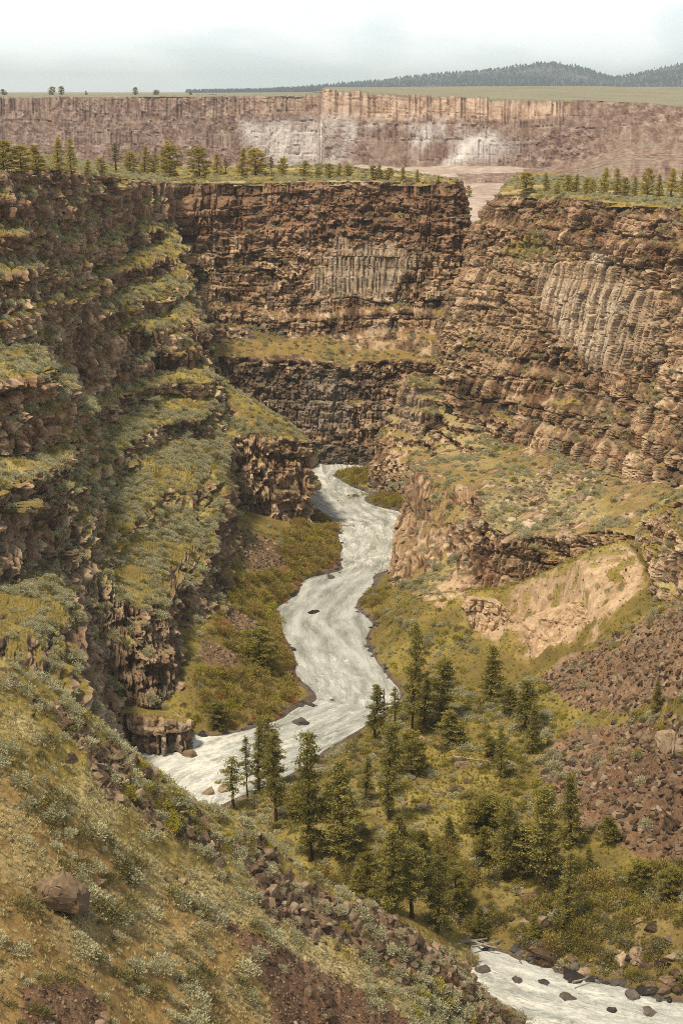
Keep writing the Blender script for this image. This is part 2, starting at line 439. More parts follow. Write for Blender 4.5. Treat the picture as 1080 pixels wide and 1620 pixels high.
BLOCK = {}
def unit2(v): return v / (np.linalg.norm(v, axis=-1, keepdims=True) + 1e-9)
def rugged(P, amp=1.0, scale=1.0, seed=0, soft=.35, colu=0.45, ledge=1.0, outward=None):
    """turns a smooth sheet into rock: buttresses, ledges, blocks and cracks on the steep parts"""
    N = normals(blur(P, 4))
    N = blur(N, 6); N /= np.linalg.norm(N, axis=-1, keepdims=True) + 1e-9
    px, py, fw = project(P)
    view = CAM - P
    if np.mean((N * view).sum(-1)) < 0: N = -N
    cl = sstep(.86, .50, np.abs(N[..., 2]))
    cl = blur(cl, 3)
    p = P / scale
    wz = vnoise(p * .07, seed + 5) * 3 + vnoise(p * .3, seed + 6) * .8
    but = fbm(p * np.array([.085, .085, .022]), 3, seed + 1) * 2.9 + fbm(p * np.array([.30, .30, .055]), 3, seed + 2) * .8
    zl = (p[..., 2] + wz) / 3.3
    fl = np.floor(zl); fr = zl - fl
    z0 = np.zeros_like(fl)
    a = _h(fl.astype(np.int32), z0.astype(np.int32), z0.astype(np.int32), seed + 9)
    b = _h(fl.astype(np.int32) + 1, z0.astype(np.int32), z0.astype(np.int32), seed + 9)
    led = (a + (b - a) * sstep(.85, 1.0, fr) - .5) * 3.4 * (.6 + .4 * vnoise(p * .09, seed + 31))
    zl2 = (p[..., 2] + wz * .6 + vnoise(p * .8, seed + 8) * .35) / 1.15
    f2 = np.floor(zl2); r2 = zl2 - f2
    a2 = _h(f2.astype(np.int32), z0.astype(np.int32), z0.astype(np.int32), seed + 19)
    led2 = (a2 - .5) * .75 * sstep(1., .85, r2) * (.5 + .5 * vnoise(p * .13, seed + 33))
    mid = blur(P[:, P.shape[1] // 3: 2 * P.shape[1] // 3, :2].mean(1)[:, None, :], 12)[:, 0]
    tg = np.gradient(mid, axis=0); su = np.concatenate([[0], np.cumsum(np.linalg.norm(np.diff(mid, axis=0), axis=1))])
    tg = blur(unit2(tg)[:, None, :], 12)[:, 0]; tg = unit2(tg)
    s0 = (su[:, None] + np.clip(((P[..., :2] - mid[:, None]) * tg[:, None]).sum(-1), -40, 40)) / scale
    s = s0 + vnoise(p * .10, seed + 81) * .9 + vnoise(p * .5, seed + 82) * .22 + vnoise(p * 1.6, seed + 86) * .05
    BLOCK['s'] = s0 * scale
    zz = p[..., 2] + vnoise(p * .06, seed + 83) * 1.6 + vnoise(p * .4, seed + 84) * .35 + vnoise(p * 1.6, seed + 87) * .07
    tall = .7 + .9 * (vnoise(p * .035, seed + 85) > .0) / (colu + .35)
    r1, t1, e1 = bricks(s, zz, 3.6, 5.2, seed + 40)
    r2, t2, e2 = bricks(s, zz / tall, 1.55, 2.3, seed + 50)
    r3, t3, e3 = bricks(s, zz, .75, 1.0, seed + 55)
    _, rc = cells(p * np.array([1.5, 1.5, 1.2]), seed + 60)
    blk = (r1 - .5) * 2.4 + t1 * 1.0 - sstep(.40, 0, e1) * 1.2 + (r2 - .5) * 1.35 + t2 * .75 - sstep(.28, 0, e2) * .6 + (r3 - .5) * .5 + t3 * .3 + (rc - .5) * .35
    rub = sstep(-.02, .28, fbm(p * np.array([.045, .045, .075]), 4, seed + 90))
    ea, ra, ta = cells(p * np.array([.42, .42, .48]), seed + 91, True)
    eb, rb, tb = cells(p * np.array([.95, .95, 1.05]), seed + 92, True)
    rubble = (ra - .5) * 1.5 + ta * 1.5 - sstep(.12, 0, ea) * .5 + (rb - .5) * .9 + tb * .8 - sstep(.12, 0, eb) * .3
    blk = blk * (1 - .72 * rub) + rubble * rub
    ledge = ledge * (1 - .55 * rub)
    BLOCK['rub'] = rub
    BLOCK['tone'] = np.clip((.40 * r1 + .38 * r2 + .22 * r3) * (1 - rub) + (.5 * ra + .5 * rb) * rub, 0, 1)
    rock = (but * .8 + (led + led2) * ledge + blk)
    gentle = fbm(p * .11, 3, seed + 70) * 1.3 * soft + fbm(p * .7, 3, seed + 71) * .5 * soft + (rc - .5) * .22 * soft
    d = (rock * cl + gentle * (1 - cl)) * amp * scale
    edge = np.ones(P.shape[:2])
    N = N * np.stack([np.ones_like(cl), np.ones_like(cl), 1 - .8 * cl], -1)      # steep rock moves out level, so joints stay upright
    N = N / (np.linalg.norm(N, axis=-1, keepdims=True) + 1e-9)
    P2 = P + N * d[..., None]
    return P2, cl, N

def veg_attr(P, seed=0, lo=.52, hi=.74, bias=0.):
    n = np.abs(normals(blur(P, 3))[..., 2])
    n = blur(n, 3)
    return sstep(lo, hi, n + fbm(P * .12, 3, seed) * .18 + bias)

def log(*a): print('[%.1fs]' % (time.time() - T0), *a, flush=True)

# ---- left canyon wall (stepped spur falling to the river)
L = [
 [(-110,272,326),(-110,330,322),(-100,470,296),(-95,545,290),(-90,590,262),(-90,720,255),(-90,760,238),(-90,930,226),(-90,1010,206),(-90,1130,192)],
 [(0,272,340),(0,330,335),(0,470,308),(0,540,302),(18,585,276),(22,720,269),(20,765,250),(15,930,238),(10,1010,215),(0,1130,200)],
 [(60,268,362),(60,335,356),(70,480,328),(70,560,322),(95,622,292),(112,715,285),(95,770,268),(95,900,256),(110,985,230),(130,1130,216)],
 [(130,274,402),(135,340,396),(150,490,362),(155,635,354),(150,662,340),(175,765,314),(185,945,263),(195,1105,253),(225,1178,246),(225,1210,244)],
 [(200,283,452),(205,345,446),(235,520,385),(240,605,378),(235,642,366),(258,700,352),(265,955,268),(278,1120,257),(292,1178,247),(292,1210,244)],
 [(240,288,470),(245,350,464),(290,515,398),(325,596,393),(322,620,384),(330,690,366),(310,900,294),(330,1010,284),(335,1120,262),(340,1150,256)],
 [(262,290,482),(268,350,474),(318,520,406),(342,592,398),(342,614,390),(350,680,378),(345,825,318.5),(374,938,313),(400,985,306),(420,1005,302)],
 [(262,330,486),(275,400,480),(325,530,418),(350,585,408),(352,610,400),(358,672,390),(360,692,373),(372,815,367),(425,880,348),(430,905,340)],
 [(300,660,470),(320,650,450),(350,640,430),(368,612,412),(374,622,400),(390,655,388),(405,690,379),(415,832,373),(455,850,368),(460,870,362)],
 [(380,690,470),(400,690,455),(430,690,440),(462,690,420),(474,686,397),(480,691,389),(485,699,384),(490,833,379),(497,846,375),(498,865,370)],
 [(400,720,480),(420,720,470),(440,715,455),(460,712,445),(468,708,438),(472,710,432),(476,716,426),(482,775,420),(482,780,419),(482,800,415)],
]
P = loft(L, .34, wig=.15, wigscale=14, seed=3, terr=(6.5, .9, 5.4, 6))
P, cl, N = rugged(P, 1.0, 1.0, 3, soft=.8, ledge=.8)
px, py, fw = project(P)
veg = veg_attr(P, 4, .56, .80)
dn = fbm(P * .05, 3, 77)
redm = sstep(560, 380, py + dn * 60) * .55 * sstep(700, 430, py)
straw = sstep(.1, .6, dn) * .35
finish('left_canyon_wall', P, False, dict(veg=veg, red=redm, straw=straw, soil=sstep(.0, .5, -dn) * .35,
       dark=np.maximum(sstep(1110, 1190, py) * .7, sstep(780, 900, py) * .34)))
log('left', P.shape)

# ---- dark outcrop standing in the river bend
OC = [
 [(170,1105,268),(185,1128,246),(205,1212,242),(205,1230,240)],
 [(235,1110,268),(243,1130,242.5),(245,1207,239.5),(245,1226,238)],
 [(282,1118,268),(290,1140,244),(298,1193,241.5),(298,1214,240)],
 [(300,1125,274),(312,1150,258),(312,1180,251),(312,1200,249)],
]
P = loft(OC, .26, wig=.12, wigscale=6, seed=5)
P, cl, N = rugged(P, .62, .8, 15, soft=.7, colu=.6)
px, py, fw = project(P)
finish('river_bend_outcrop', P, False, dict(veg=veg_attr(P, 6, .74, .95), dark=sstep(1150, 1195, py) * .7 + .15))

# ---- back canyon wall
B = []
for x, dD in ((150, -62), (230, -30), (300, -6), (400, 0), (500, 2), (600, 0), (680, -4)):
    B.append([(x, 290 - (2 if x > 450 else 0), 497 + dD), (x, 338, 493 + dD), (x, 400, 488 + dD), (x, 470, 482 + dD),
              (x, 532, 474 + dD), (x, 540, 472 + dD), (x, 566 + (8 if x > 560 else 0), 461 + dD), (x, 650, 456 + dD), (x, 736, 451 + dD * .5), (x, 750, 450)])
B.append([(733,287,492),(745,338,490),(752,395,487),(735,470,478),(720,532,470),(720,540,468),(715,575,456),(715,650,450),(710,740,445),(710,755,444)])
B.append([(705,290,545),(718,340,545),(730,400,545),(730,470,540),(725,532,535),(725,540,533),(725,575,525),(725,650,520),(720,740,515),(720,755,515)])
P = loft(B, .36, wig=.12, wigscale=16, seed=8, terr=(6.0, .42, 20))
Pb = P; P, cl, N = rugged(P, .85, 1.0, 21, soft=.6, colu=.4, ledge=.5)
px, py, fw = project(P)
dn = fbm(P * .05, 3, 78); nz_ = vnoise(P * .25, 5)
columns_ = poly_mask(px + nz_ * 12, py + nz_ * 14, [(540,385),(640,395),(660,420),(625,468),(495,470),(500,440)], 9)
r_, t_, e_ = bricks(BLOCK['s'] + fbm(P * np.array([.3, .3, .05]), 2, 8) * .3, P[..., 2], 1.25, 20., 91)
BLOCK['tone'] = BLOCK['tone'] * (1 - columns_) + columns_ * (.35 + .3 * r_)
P = P + (Pb + N * .6 - P) * (columns_ * .85)[..., None]
P = P + N * (columns_ * ((r_ - .5) * 1.3 - sstep(.32, 0, e_) * .9))[..., None]
veg = veg_attr(P, 9, .74, .95)
veg = np.maximum(veg, poly_mask(px, py + nz_ * 5, [(330,541),(430,539),(540,541),(560,549),(500,560),(330,568)], 5) * sstep(-.5, .2, dn + nz_ * .6) * .75)
redm = poly_mask(px + nz_ * 10, py + dn * 30, [(150,290),(760,280),(770,380),(690,390),(500,380),(300,380),(150,370)], 22)
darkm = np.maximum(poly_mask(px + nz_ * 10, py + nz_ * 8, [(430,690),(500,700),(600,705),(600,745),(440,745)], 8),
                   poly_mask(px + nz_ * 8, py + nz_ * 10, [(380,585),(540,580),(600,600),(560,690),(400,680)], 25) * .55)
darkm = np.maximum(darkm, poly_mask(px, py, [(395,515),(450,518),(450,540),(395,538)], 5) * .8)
palem = np.maximum(columns_ * .5, poly_mask(px + nz_ * 12, py + nz_ * 18, [(480,600),(530,590),(560,660),(470,690)], 14) * .55)
palem = np.maximum(palem, poly_mask(px + nz_ * 8, py, [(575,470),(640,468),(650,482),(580,480)], 5) * .5)
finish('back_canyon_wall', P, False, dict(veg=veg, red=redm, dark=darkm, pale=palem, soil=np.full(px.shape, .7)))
log('back', P.shape)

# ---- right canyon wall, upper face
R = [
 [(840,300,505),(815,360,505),(795,420,500),(775,520,495),(770,598,485),(770,640,480)],
 [(790,308,444),(754,358,441),(737,420,437),(699,520,431),(690,592,425),(690,615,423)],
 [(850,308,432),(838,365,425),(822,430,420),(800,540,411),(790,688,394),(790,715,392)],
 [(920,316,416),(915,380,408),(905,445,404),(900,590,396),(900,722,374),(900,745,370)],
 [(1000,325,400),(1000,390,391),(1000,465,386),(1000,590,377),(1000,768,348),(1000,790,342)],
 [(1080,330,388),(1080,400,376),(1080,500,364),(1080,640,349),(1080,788,323),(1080,812,318)],
 [(1190,335,374),(1190,400,360),(1190,500,345),(1190,640,325),(1190,800,295),(1190,830,290)],
]
Pn = loft(R, .30, wig=.05, wigscale=14, seed=12)
P = loft(R, .30, wig=.05, wigscale=14, seed=12, terr=(6.5, .30, 20))
Pb = P; P, cl, N = rugged(P, .95, 1.0, 41, soft=.6, colu=.35, ledge=.45)
px, py, fw = project(P)
dn = fbm(P * .05, 3, 79); nz_ = vnoise(P * .22, 6)
colm = poly_mask(px + nz_ * 14, py + nz_ * 16, [(850,440),(880,415),(960,418),(1020,460),(1052,520),(1030,560),(1000,580),(965,600),(925,575),(885,530),(855,500)], 14)
r_, t_, e_ = bricks(BLOCK['s'] + fbm(P * np.array([.3, .3, .05]), 2, 7) * .22, P[..., 2] + nz_ * 3 + _h(np.floor(BLOCK['s'] / 1.75).astype(np.int32), np.zeros(px.shape, np.int32), np.zeros(px.shape, np.int32), 3) * 7, 1.75, 12., 92)
BLOCK['tone'] = BLOCK['tone'] * (1 - colm) + colm * (.35 + .35 * r_)
Pb = Pn
P = P + (Pb + N * (fbm(Pb * np.array([.12, .12, .02]), 2, 44) * 1.6 + .8)[..., None] - P) * (colm * .8)[..., None]
P = P + N * (colm * ((r_ - .5) * 2.3 - sstep(.34, 0, e_) * 1.5))[..., None]
cave = poly_mask(px + nz_ * 6, py + nz_ * 6, [(862,432),(905,428),(960,436),(990,446),(985,458),(930,452),(870,448)], 8)
P = P - N * (cave * 1.8 * (1 - .8 * colm))[..., None]
veg = np.maximum(veg_attr(P, 12, .80, .98), .62 * BLOCK['rub'] * sstep(.0, .35, fbm(P * .16, 3, 118)) * sstep(.12, .4, np.abs(blur(normals(blur(P, 3)), 3)[..., 2]))) * (1 - colm)
veg = np.maximum(veg, poly_mask(px + nz_ * 10, py + nz_ * 10, [(810,365),(860,370),(880,400),(840,420),(800,410)], 14) * .6)
redm = poly_mask(px, py + dn * 26, [(740,300),(1100,318),(1100,430),(900,380),(800,420),(730,430)], 22) * .45
palem = poly_mask(px + nz_ * 18, py + nz_ * 14, [(862,445),(985,452),(975,540),(955,570),(900,545),(870,500)], 14) * .95
palem = np.maximum(palem, colm * .35)
palem = np.maximum(palem, poly_mask(px + nz_ * 6, py, [(925,395),(960,398),(958,440),(945,440)], 5) * .8)
tanm = colm * .22
tanm = np.maximum(tanm, poly_mask(px + nz_ * 14, py + nz_ * 14, [(740,400),(830,430),(860,520),(780,600),(700,560),(710,480)], 25) * .34)
finish('right_canyon_wall', P, False, dict(veg=veg, red=redm, pale=palem, tan=tanm, soil=np.full(px.shape, .3)))
log('right', P.shape)

# ---- right canyon wall, benches and the dark lower band
R2 = [
 [(720,600,480),(690,602,475),(670,650,472),(650,700,470),(640,745,466),(640,765,466)],
 [(705,586,436),(642,594,432),(624,655,428),(592,703,425),(582,764,424),(582,788,424)],
 [(745,640,418),(690,628,421),(676,705,413),(628,732,411),(640,792,405),(640,815,404)],
 [(795,686,396),(765,694,395),(722,722,392),(650,740,389),(660,815,383),(667,850,380)],
 [(832,708,390),(812,716,386),(770,735,374),(655,744,355),(613,902,338),(606,965,320)],
 [(872,718,380),(855,728,373),(810,752,358),(735,772,338),(692,908,320),(685,938,312)],
 [(895,724,376),(880,740,365),(840,775,345),(765,815,320),(740,922,312),(738,945,308)],
 [(922,730,371),(902,755,354),(866,798,333),(796,846,309),(786,932,305.5),(785,955,301)],
 [(1000,770,347),(962,790,334),(932,815,316),(885,846,301),(886,894,298),(890,918,293)],
 [(1062,786,329),(1032,800,318),(1012,825,302),(985,843,291),(990,862,289.5),(1000,880,286)],
 [(1190,795,305),(1130,820,300),(1100,850,287),(1085,870,281),(1088,890,277),(1095,925,268)],
]
P = loft(R2, .32, wig=.13, wigscale=10, seed=15, terr=(3.2, .8, 2.2))
P, cl, N = rugged(P, .72, .9, 61, soft=.7, colu=.55)
px, py, fw = project(P)
dn = fbm(P * .06, 3, 80); nz_ = vnoise(P * .25, 6)
veg = veg_attr(P, 15, .62, .84) * (1 - .85 * sstep(.05, .35, fbm(P * .14, 4, 116)))
palem = poly_mask(px + nz_ * 8, py + nz_ * 12, [(640,602),(668,610),(672,690),(650,708),(628,690)], 10) * .4
darkm = poly_mask(px, py + nz_ * 10, [(575,740),(640,770),(640,800),(575,775)], 10) * .5
tanm = poly_mask(px + nz_ * 6, py + nz_ * 6, [(640,915),(745,912),(700,945),(690,960),(640,935)], 6)
finish('right_canyon_bench', P, False, dict(veg=veg, pale=palem, dark=darkm, tan=tanm, soil=.35 + sstep(-.3, .5, dn) * .6, straw=.1 + sstep(0, .5, -dn) * .45))
log('bench', P.shape)

# ---- mossy knob at the right edge
K = [
 [(1005,862,275),(1012,862,268),(1022,880,264),(1030,940,262)],
 [(1040,800,282),(1035,818,266),(1034,900,260),(1036,985,255)],
 [(1100,760,278),(1095,785,259),(1090,930,250),(1090,1030,244)],
 [(1200,740,270),(1190,765,250),(1185,945,240),(1185,1050,234)],
]
P = loft(K, .3, wig=.12, wigscale=7, seed=17)
P, cl, N = rugged(P, .7, .85, 81, soft=.9, colu=.8)
dn = fbm(P * .09, 3, 84)
finish('right_canyon_knob', P, False, dict(veg=veg_attr(P, 17, .35, .6, .05), straw=sstep(0, .5, dn) * .6, soil=np.full(dn.shape, .2)))

# ---- ochre cliffs below the band
TC = [
 [(728,958,300),(735,962,286.5),(735,985,285),(735,1000,283)],
 [(748,938,300),(748,945,287),(750,1000,284),(750,1020,281)],
 [(790,945,300),(790,955,285.5),(795,1003,283),(795,1022,280)],
 [(806,985,296),(808,990,283.5),(812,1012,281),(812,1030,278)],
 [(836,972,292),(838,982,277),(838,1052,270.5),(838,1072,268)],
 [(872,955,292),(875,965,276),(870,1030,271),(870,1055,267)],
 [(915,945,285),(915,955,273),(905,1005,270),(905,1028,266)],
 [(945,955,275),(945,962,267),(935,985,265),(935,1005,262)],
]
P = loft(TC, .28, wig=.10, wigscale=5, seed=19)
P, cl, N = rugged(P, .55, .8, 101, soft=.8, colu=.16, ledge=.25)
P = P - N * (1.1 * np.abs(fbm(P * np.array([.55, .55, .05]), 3, 110)))[..., None]
nz_ = vnoise(P * .3, 3)
finish('ochre_cliff', P, False, dict(veg=veg_attr(P, 19, .9, 1.1), tan=np.full(nz_.shape, 1.), pale=np.zeros(nz_.shape)))
log('ochre', P.shape)

# ---- foreground slope
FG = []
for rx, ry, rD, bx, bD in ((-120,1000,150,-150,92),(0,1046,150,-20,100),(60,1076,151,60,103),(130,1132,152,130,106),(200,1192,153,200,110),(270,1248,154,280,114),
                           (335,1280,156,350,119),(400,1312,157,420,124),(470,1374,158,500,131),(560,1424,160,590,138),
                           (640,1474,160.5,680,144),(694,1518,160.5,740,150),(755,1574,160,790,155),(846,1632,159,860,158),(900,1680,157,905,159)):
    ridge = U(rx, ry, rD); bot = U(bx, 1700, bD)
    mid = U(rx * .6 + bx * .4, ry * .6 + 1700 * .4, rD * .6 + bD * .4)
    b1 = ridge + np.array([1.0, 9, -6.]); b2 = ridge + np.array([2., 26, -max(ridge[2] * .75, 6)])
    b3 = ridge + np.array([3., 36, -ridge[2] - 3])
    out = bot + np.array([-6., -30, 4.])
    FG.append([(*b3, 0), (*b2, 0), (*b1, 0), (*ridge, 0), (*mid, 0), (*bot, 0), (*out, 0)])
P = loft(FG, .24, wig=.05, wigscale=14, seed=23)
e1, r1 = cells(P * .9, 3); px, py, fw = project(P)
nz_ = vnoise(P * .25, 6); dn = fbm(P * .07, 3, 85)
# distance below the ridge line, measured on the picture axes of the slope itself
xr = [-120,0,60,130,200,270,335,400,470,560,640,694,755,846,900]
yr = [1000,1046,1076,1132,1192,1248,1280,1312,1374,1424,1474,1518,1574,1632,1680]
below = py - np.interp(px, xr, yr)
rockband = sstep(10, -10, below - 88 - 40 * nz_ - 50 * dn) * sstep(-40, 160, px) * sstep(-.45, -.05, fbm(P * .16, 3, 111) + .5 * sstep(100, 500, px) - .2) * sstep(-5, 18, below + nz_ * 14)
rockband = np.maximum(rockband, poly_mask(px + nz_ * 20, py + nz_ * 20, [(560,1420),(700,1500),(860,1625),(760,1640),(690,1570),(600,1500),(520,1440)], 14))
gravel = poly_mask(px + nz_ * 14, py + nz_ * 14, [(340,1440),(420,1480),(560,1560),(690,1640),(440,1650),(420,1560),(380,1500)], 16)
gravel = np.maximum(gravel, poly_mask(px + nz_ * 14, py + nz_ * 10, [(40,1560),(130,1560),(170,1600),(130,1650),(20,1650)], 10))
h = fbm(P * .12, 4, 90) * 1.1 + fbm(P * .8, 3, 91) * .28 + (r1 - .5) * .55 * np.maximum(rockband, gravel * .35)
P = P + np.array([.35, -.35, .85]) * h[..., None]
strawm = sstep(75, 25, np.abs(below - 125 - 40 * dn + px * .06)) * sstep(-.55, .1, dn + nz_ * .5) * sstep(760, 600, px)
strawm = np.maximum(strawm, .35 * sstep(.1, .5, nz_ + dn))
veg = np.clip(1 - rockband * 1.1 - gravel, 0, 1)
soil = np.clip(sstep(90, 230, below + dn * 90) * .95 + .15, 0, 1)
finish('foreground_slope', P, False, dict(veg=veg, straw=strawm, soil=soil, red=np.maximum(gravel, 0) * .9, dark=gravel * .0))
log('foreground', P.shape)

# ---- valley floor: tree flat, banks, talus slopes
cps = []
for q in ((505,745),(520,775),(545,803),(585,826),(585,860),(578,900),(535,940),(515,980),(530,1030),(560,1080),(575,1115),(500,1150),(400,1190),(310,1225),(275,1245),(285,1202),(262,1214),(232,1218),(302,1188),
          (730,1528),(850,1572),(950,1592),(1080,1618)): cps.append(UZ(*q, -2.2))
for q in ((484,790),(536,836),(543,865),(548,905),(470,922),(432,958),(445,1000),(468,1042),(490,1085),(516,1110),(450,1138),(390,1154),(325,1168),
          (523,752),(566,790),(645,815),(622,842),(605,905),(568,945),(564,964),(600,988),(597,1035),(617,1056),(637,1086),(628,1110),(560,1160),(515,1185),(480,1215),(420,1248),(350,1275),
          (690,1500),(770,1500),(845,1532),(930,1558),(1010,1574),(1080,1590),(1150,1600)): cps.append(UZ(*q, .12))
for x, y, z in ((460,850,4),(430,900,5),(400,880,9),(480,880,2.5),(520,880,1.2),(400,960,4),(355,1000,8),(335,1060,6.5),(400,1050,2.6),(440,1060,1.2),(325,1120,2.8),(400,1110,1.6),(470,1100,.9),(326,1150,1.2),(512,822,.9),
                (560,758,1.1),(612,792,1.1),(590,745,2.5),(592,960,1.3),(642,958,6),(640,1000,5),(626,1030,3.2),(662,1052,3.6),(700,1000,7.2),(692,948,9),(740,1052,5),(720,1012,6.6),
                (650,1400,4),(700,1440,2.2),(800,1450,2.6),(900,1480,2.6),(1000,1500,3.2),(1080,1500,5),(600,1330,5),(500,1330,4),(550,1230,3.2),(500,1225,1.6),(620,1200,3),(640,1130,2),(430,1300,2),
                (850,1080,7),(1000,1060,17.5),(1080,1000,27),(1080,1150,19),(1000,1150,13.5),(900,1150,8.6),(860,1220,7),(1000,1250,12.5),(1080,1300,12),(1080,1400,7.5),(950,1330,8),(870,1320,6),(800,1250,5.5),(750,1150,5),(700,1130,4),(700,1060,3.6),(800,1110,5.6),
                (785,935,9.3),(880,898,16.5),(985,855,24),(1040,905,25),(1080,955,26),(1160,1000,34),(1160,1150,26),(1160,1300,18),(1160,1450,9),
                (845,955,15),(900,930,18.5),(960,950,20),(770,950,11.5),(840,1060,5.4),(770,1025,5.4),(905,1030,11),(720,935,9.5)):
    cps.append(UZ(x, y, z))
for w in ((-30,212,-2.2),(-18,196,-2.2),(0,180,-2.2),(-20,219,.1),(-12,203,.1),(0,190,.1),(12,184,.1),(-45,225,-2),(-60,220,-2),(-70,240,-2),(-40,243,-2),(-32,246,-2),(-80,300,20),(10,162,-1),(40,150,-2),(70,150,-2),(100,165,1),(100,190,9),(110,300,20),(60,335,10),(40,420,3),(-5,470,0),(-40,430,5),(-70,380,20)):
    cps.append(np.array(w, float))
for c in R2[2:]:
    b0 = U(*c[4]); cps.append(b0 + np.array([3., 16., -3.])); cps.append(b0 + np.array([8., 40., -6.]))
for c in K[1:]:
    b0 = U(*c[2]); cps.append(b0 + np.array([4., 14., -4.]))
cps = np.array(cps)
def tps_fit(XY, z, lam=.6):
    n = len(XY); d2 = ((XY[:, None] - XY[None]) ** 2).sum(-1)
    Kk = np.where(d2 > 0, .5 * d2 * np.log(d2 + 1e-12), 0) / 1000 + np.eye(n) * lam * .001 * 50
    A = np.zeros((n + 3, n + 3)); A[:n, :n] = Kk; A[:n, n] = 1; A[:n, n + 1:] = XY / 100; A[n, :n] = 1; A[n + 1:, :n] = XY.T / 100
    return np.linalg.solve(A, np.concatenate([z, np.zeros(3)]))
W_ = tps_fit(cps[:, :2], cps[:, 2])
def floor_z(X, Y):
    n = len(cps); o = np.full(X.shape, W_[n]) + W_[n + 1] * X / 100 + W_[n + 2] * Y / 100
    for k in range(n):
        d2 = (X - cps[k, 0]) ** 2 + (Y - cps[k, 1]) ** 2
        o += W_[k] * .5 * d2 * np.log(d2 + 1e-12) / 1000
    return o
st = .36 / Q
X, Y = np.meshgrid(np.arange(-62, 100, st), np.arange(148, 472, st * 1.15), indexing='ij')
Z = floor_z(X.astype(np.float64), Y.astype(np.float64))
P = np.stack([X, Y, Z], -1); px, py, fw = project(P)
nz_ = vnoise(P * .22, 6); dn = fbm(P * .06, 3, 86); e1, r1 = cells(P * 1.1, 5)
red_p = [(850,1210),(880,1170),(960,1150),(1020,1140),(1100,1130),(1420,1120),(1420,1420),(1080,1360),(1000,1345),(920,1310),(870,1260)]
up_p = [(850,1075),(930,1030),(1010,985),(1100,940),(1420,860),(1420,1080),(1080,1090),(1000,1130),(950,1140),(900,1115)]
tan_p = [(730,940),(790,936),(880,898),(985,858),(1015,875),(1015,930),(950,985),(905,1015),(835,1040),(745,1000)]
m_red = poly_mask(px + nz_ * 12, py + nz_ * 12, red_p, 10); m_up = poly_mask(px + nz_ * 12, py + nz_ * 10, up_p, 10)
rag = fbm(P * .35, 4, 108)
m_tan = poly_mask(px + nz_ * 18 + rag * 30, py + nz_ * 10 + rag * 22, tan_p, 16)
m_tan = np.clip(np.maximum(m_tan, .9 * poly_mask(px + rag * 16, py + rag * 12, [(655,915),(750,912),(730,950),(690,958),(650,940)], 8)) - .75 * sstep(.08, .4, rag + .25 * nz_), 0, 1)
scr_l = np.maximum(poly_mask(px + nz_ * 10, py + nz_ * 8, [(375,840),(440,860),(450,905),(385,900)], 10),
        np.maximum(poly_mask(px + nz_ * 8, py + nz_ * 8, [(360,955),(405,985),(395,1005),(345,990)], 8), poly_mask(px + nz_ * 8, py + nz_ * 8, [(320,1010),(380,1035),(370,1060),(320,1050)], 8)))
land = sstep(.05, .5, Z)
def behind(poly, X, Y):                           # metres behind a wall's foot line (0 in front of it)
    bd = np.full(X.shape, 1e9); sgn = np.zeros(X.shape)
    for (x0, y0), (x1, y1) in zip(poly[:-1], poly[1:]):
        L2 = (x1 - x0) ** 2 + (y1 - y0) ** 2
        t = np.clip(((X - x0) * (x1 - x0) + (Y - y0) * (y1 - y0)) / L2, 0, 1)
        dx, dy = X - x0 - t * (x1 - x0), Y - y0 - t * (y1 - y0)
        dd = np.hypot(dx, dy); cr = (x1 - x0) * (Y - y0) - (y1 - y0) * (X - x0)
        m = dd < bd; bd = np.where(m, dd, bd); sgn = np.where(m, np.sign(cr), sgn)
    return np.where(sgn > 0, bd, 0)
foot = [tuple(U(*c[4])[:2]) for c in R2[1:]]
foot = [(foot[0][0] - 2, foot[0][1] + 60)] + foot + [(foot[-1][0] + 60, foot[-1][1] + 5)]
bh = behind(foot, X, Y)
kf = [tuple(U(*c[2])[:2]) for c in K[1:]]
bk = behind([(kf[0][0] - 1, kf[0][1] + 40)] + kf, X, Y)
P[..., 2] -= np.clip(bh - 1.5, 0, 25) * .9 + np.clip(bk - 1., 0, 20) * .9 * (bh <= 0)
tcf = [tuple(U(*c_[2])[:2] - np.array([0, 2.6])) for c_ in TC]
bt = behind(tcf, X, Y) * sstep(tcf[0][0] + .5, tcf[0][0] + 2.5, X) * (X < tcf[-1][0])
P[..., 2] -= np.clip(bt, 0, 5) * 1.6 * sstep(15, 9, bt)
h = fbm(P * .14, 4, 92) * .55 * land - m_tan * np.abs(fbm(np.stack([X * .9 + Y * .35, X * .06, Y * .12], -1) * .8, 4, 109, .62)) * 1.7 + fbm(P * .8, 3, 93) * .2 * land + (r1 - .5) * (.7 * m_red + .5 * m_up + .35 * scr_l + .05 * land)
P[..., 2] += h
rock = np.clip(np.maximum(np.maximum(m_red, m_up), scr_l), 0, 1)
veg = np.clip(1 - rock, 0, 1) * (1 - m_tan * .93)
shore = sstep(.75, .15, Z)
meadow = poly_mask(px + nz_ * 16, py + nz_ * 14, [(640,1195),(760,1180),(800,1230),(780,1330),(720,1340),(640,1300)], 20)
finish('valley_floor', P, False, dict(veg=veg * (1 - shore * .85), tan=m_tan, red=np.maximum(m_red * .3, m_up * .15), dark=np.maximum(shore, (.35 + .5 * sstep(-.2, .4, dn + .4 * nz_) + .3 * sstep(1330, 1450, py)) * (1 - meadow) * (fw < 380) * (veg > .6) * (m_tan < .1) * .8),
       soil=np.clip(sstep(0, .6, dn + .1) * .6 + sstep(1380, 1480, py) * .55 - meadow, 0, 1), straw=sstep(.1, .5, -dn) * .15))
log('valley', P.shape)

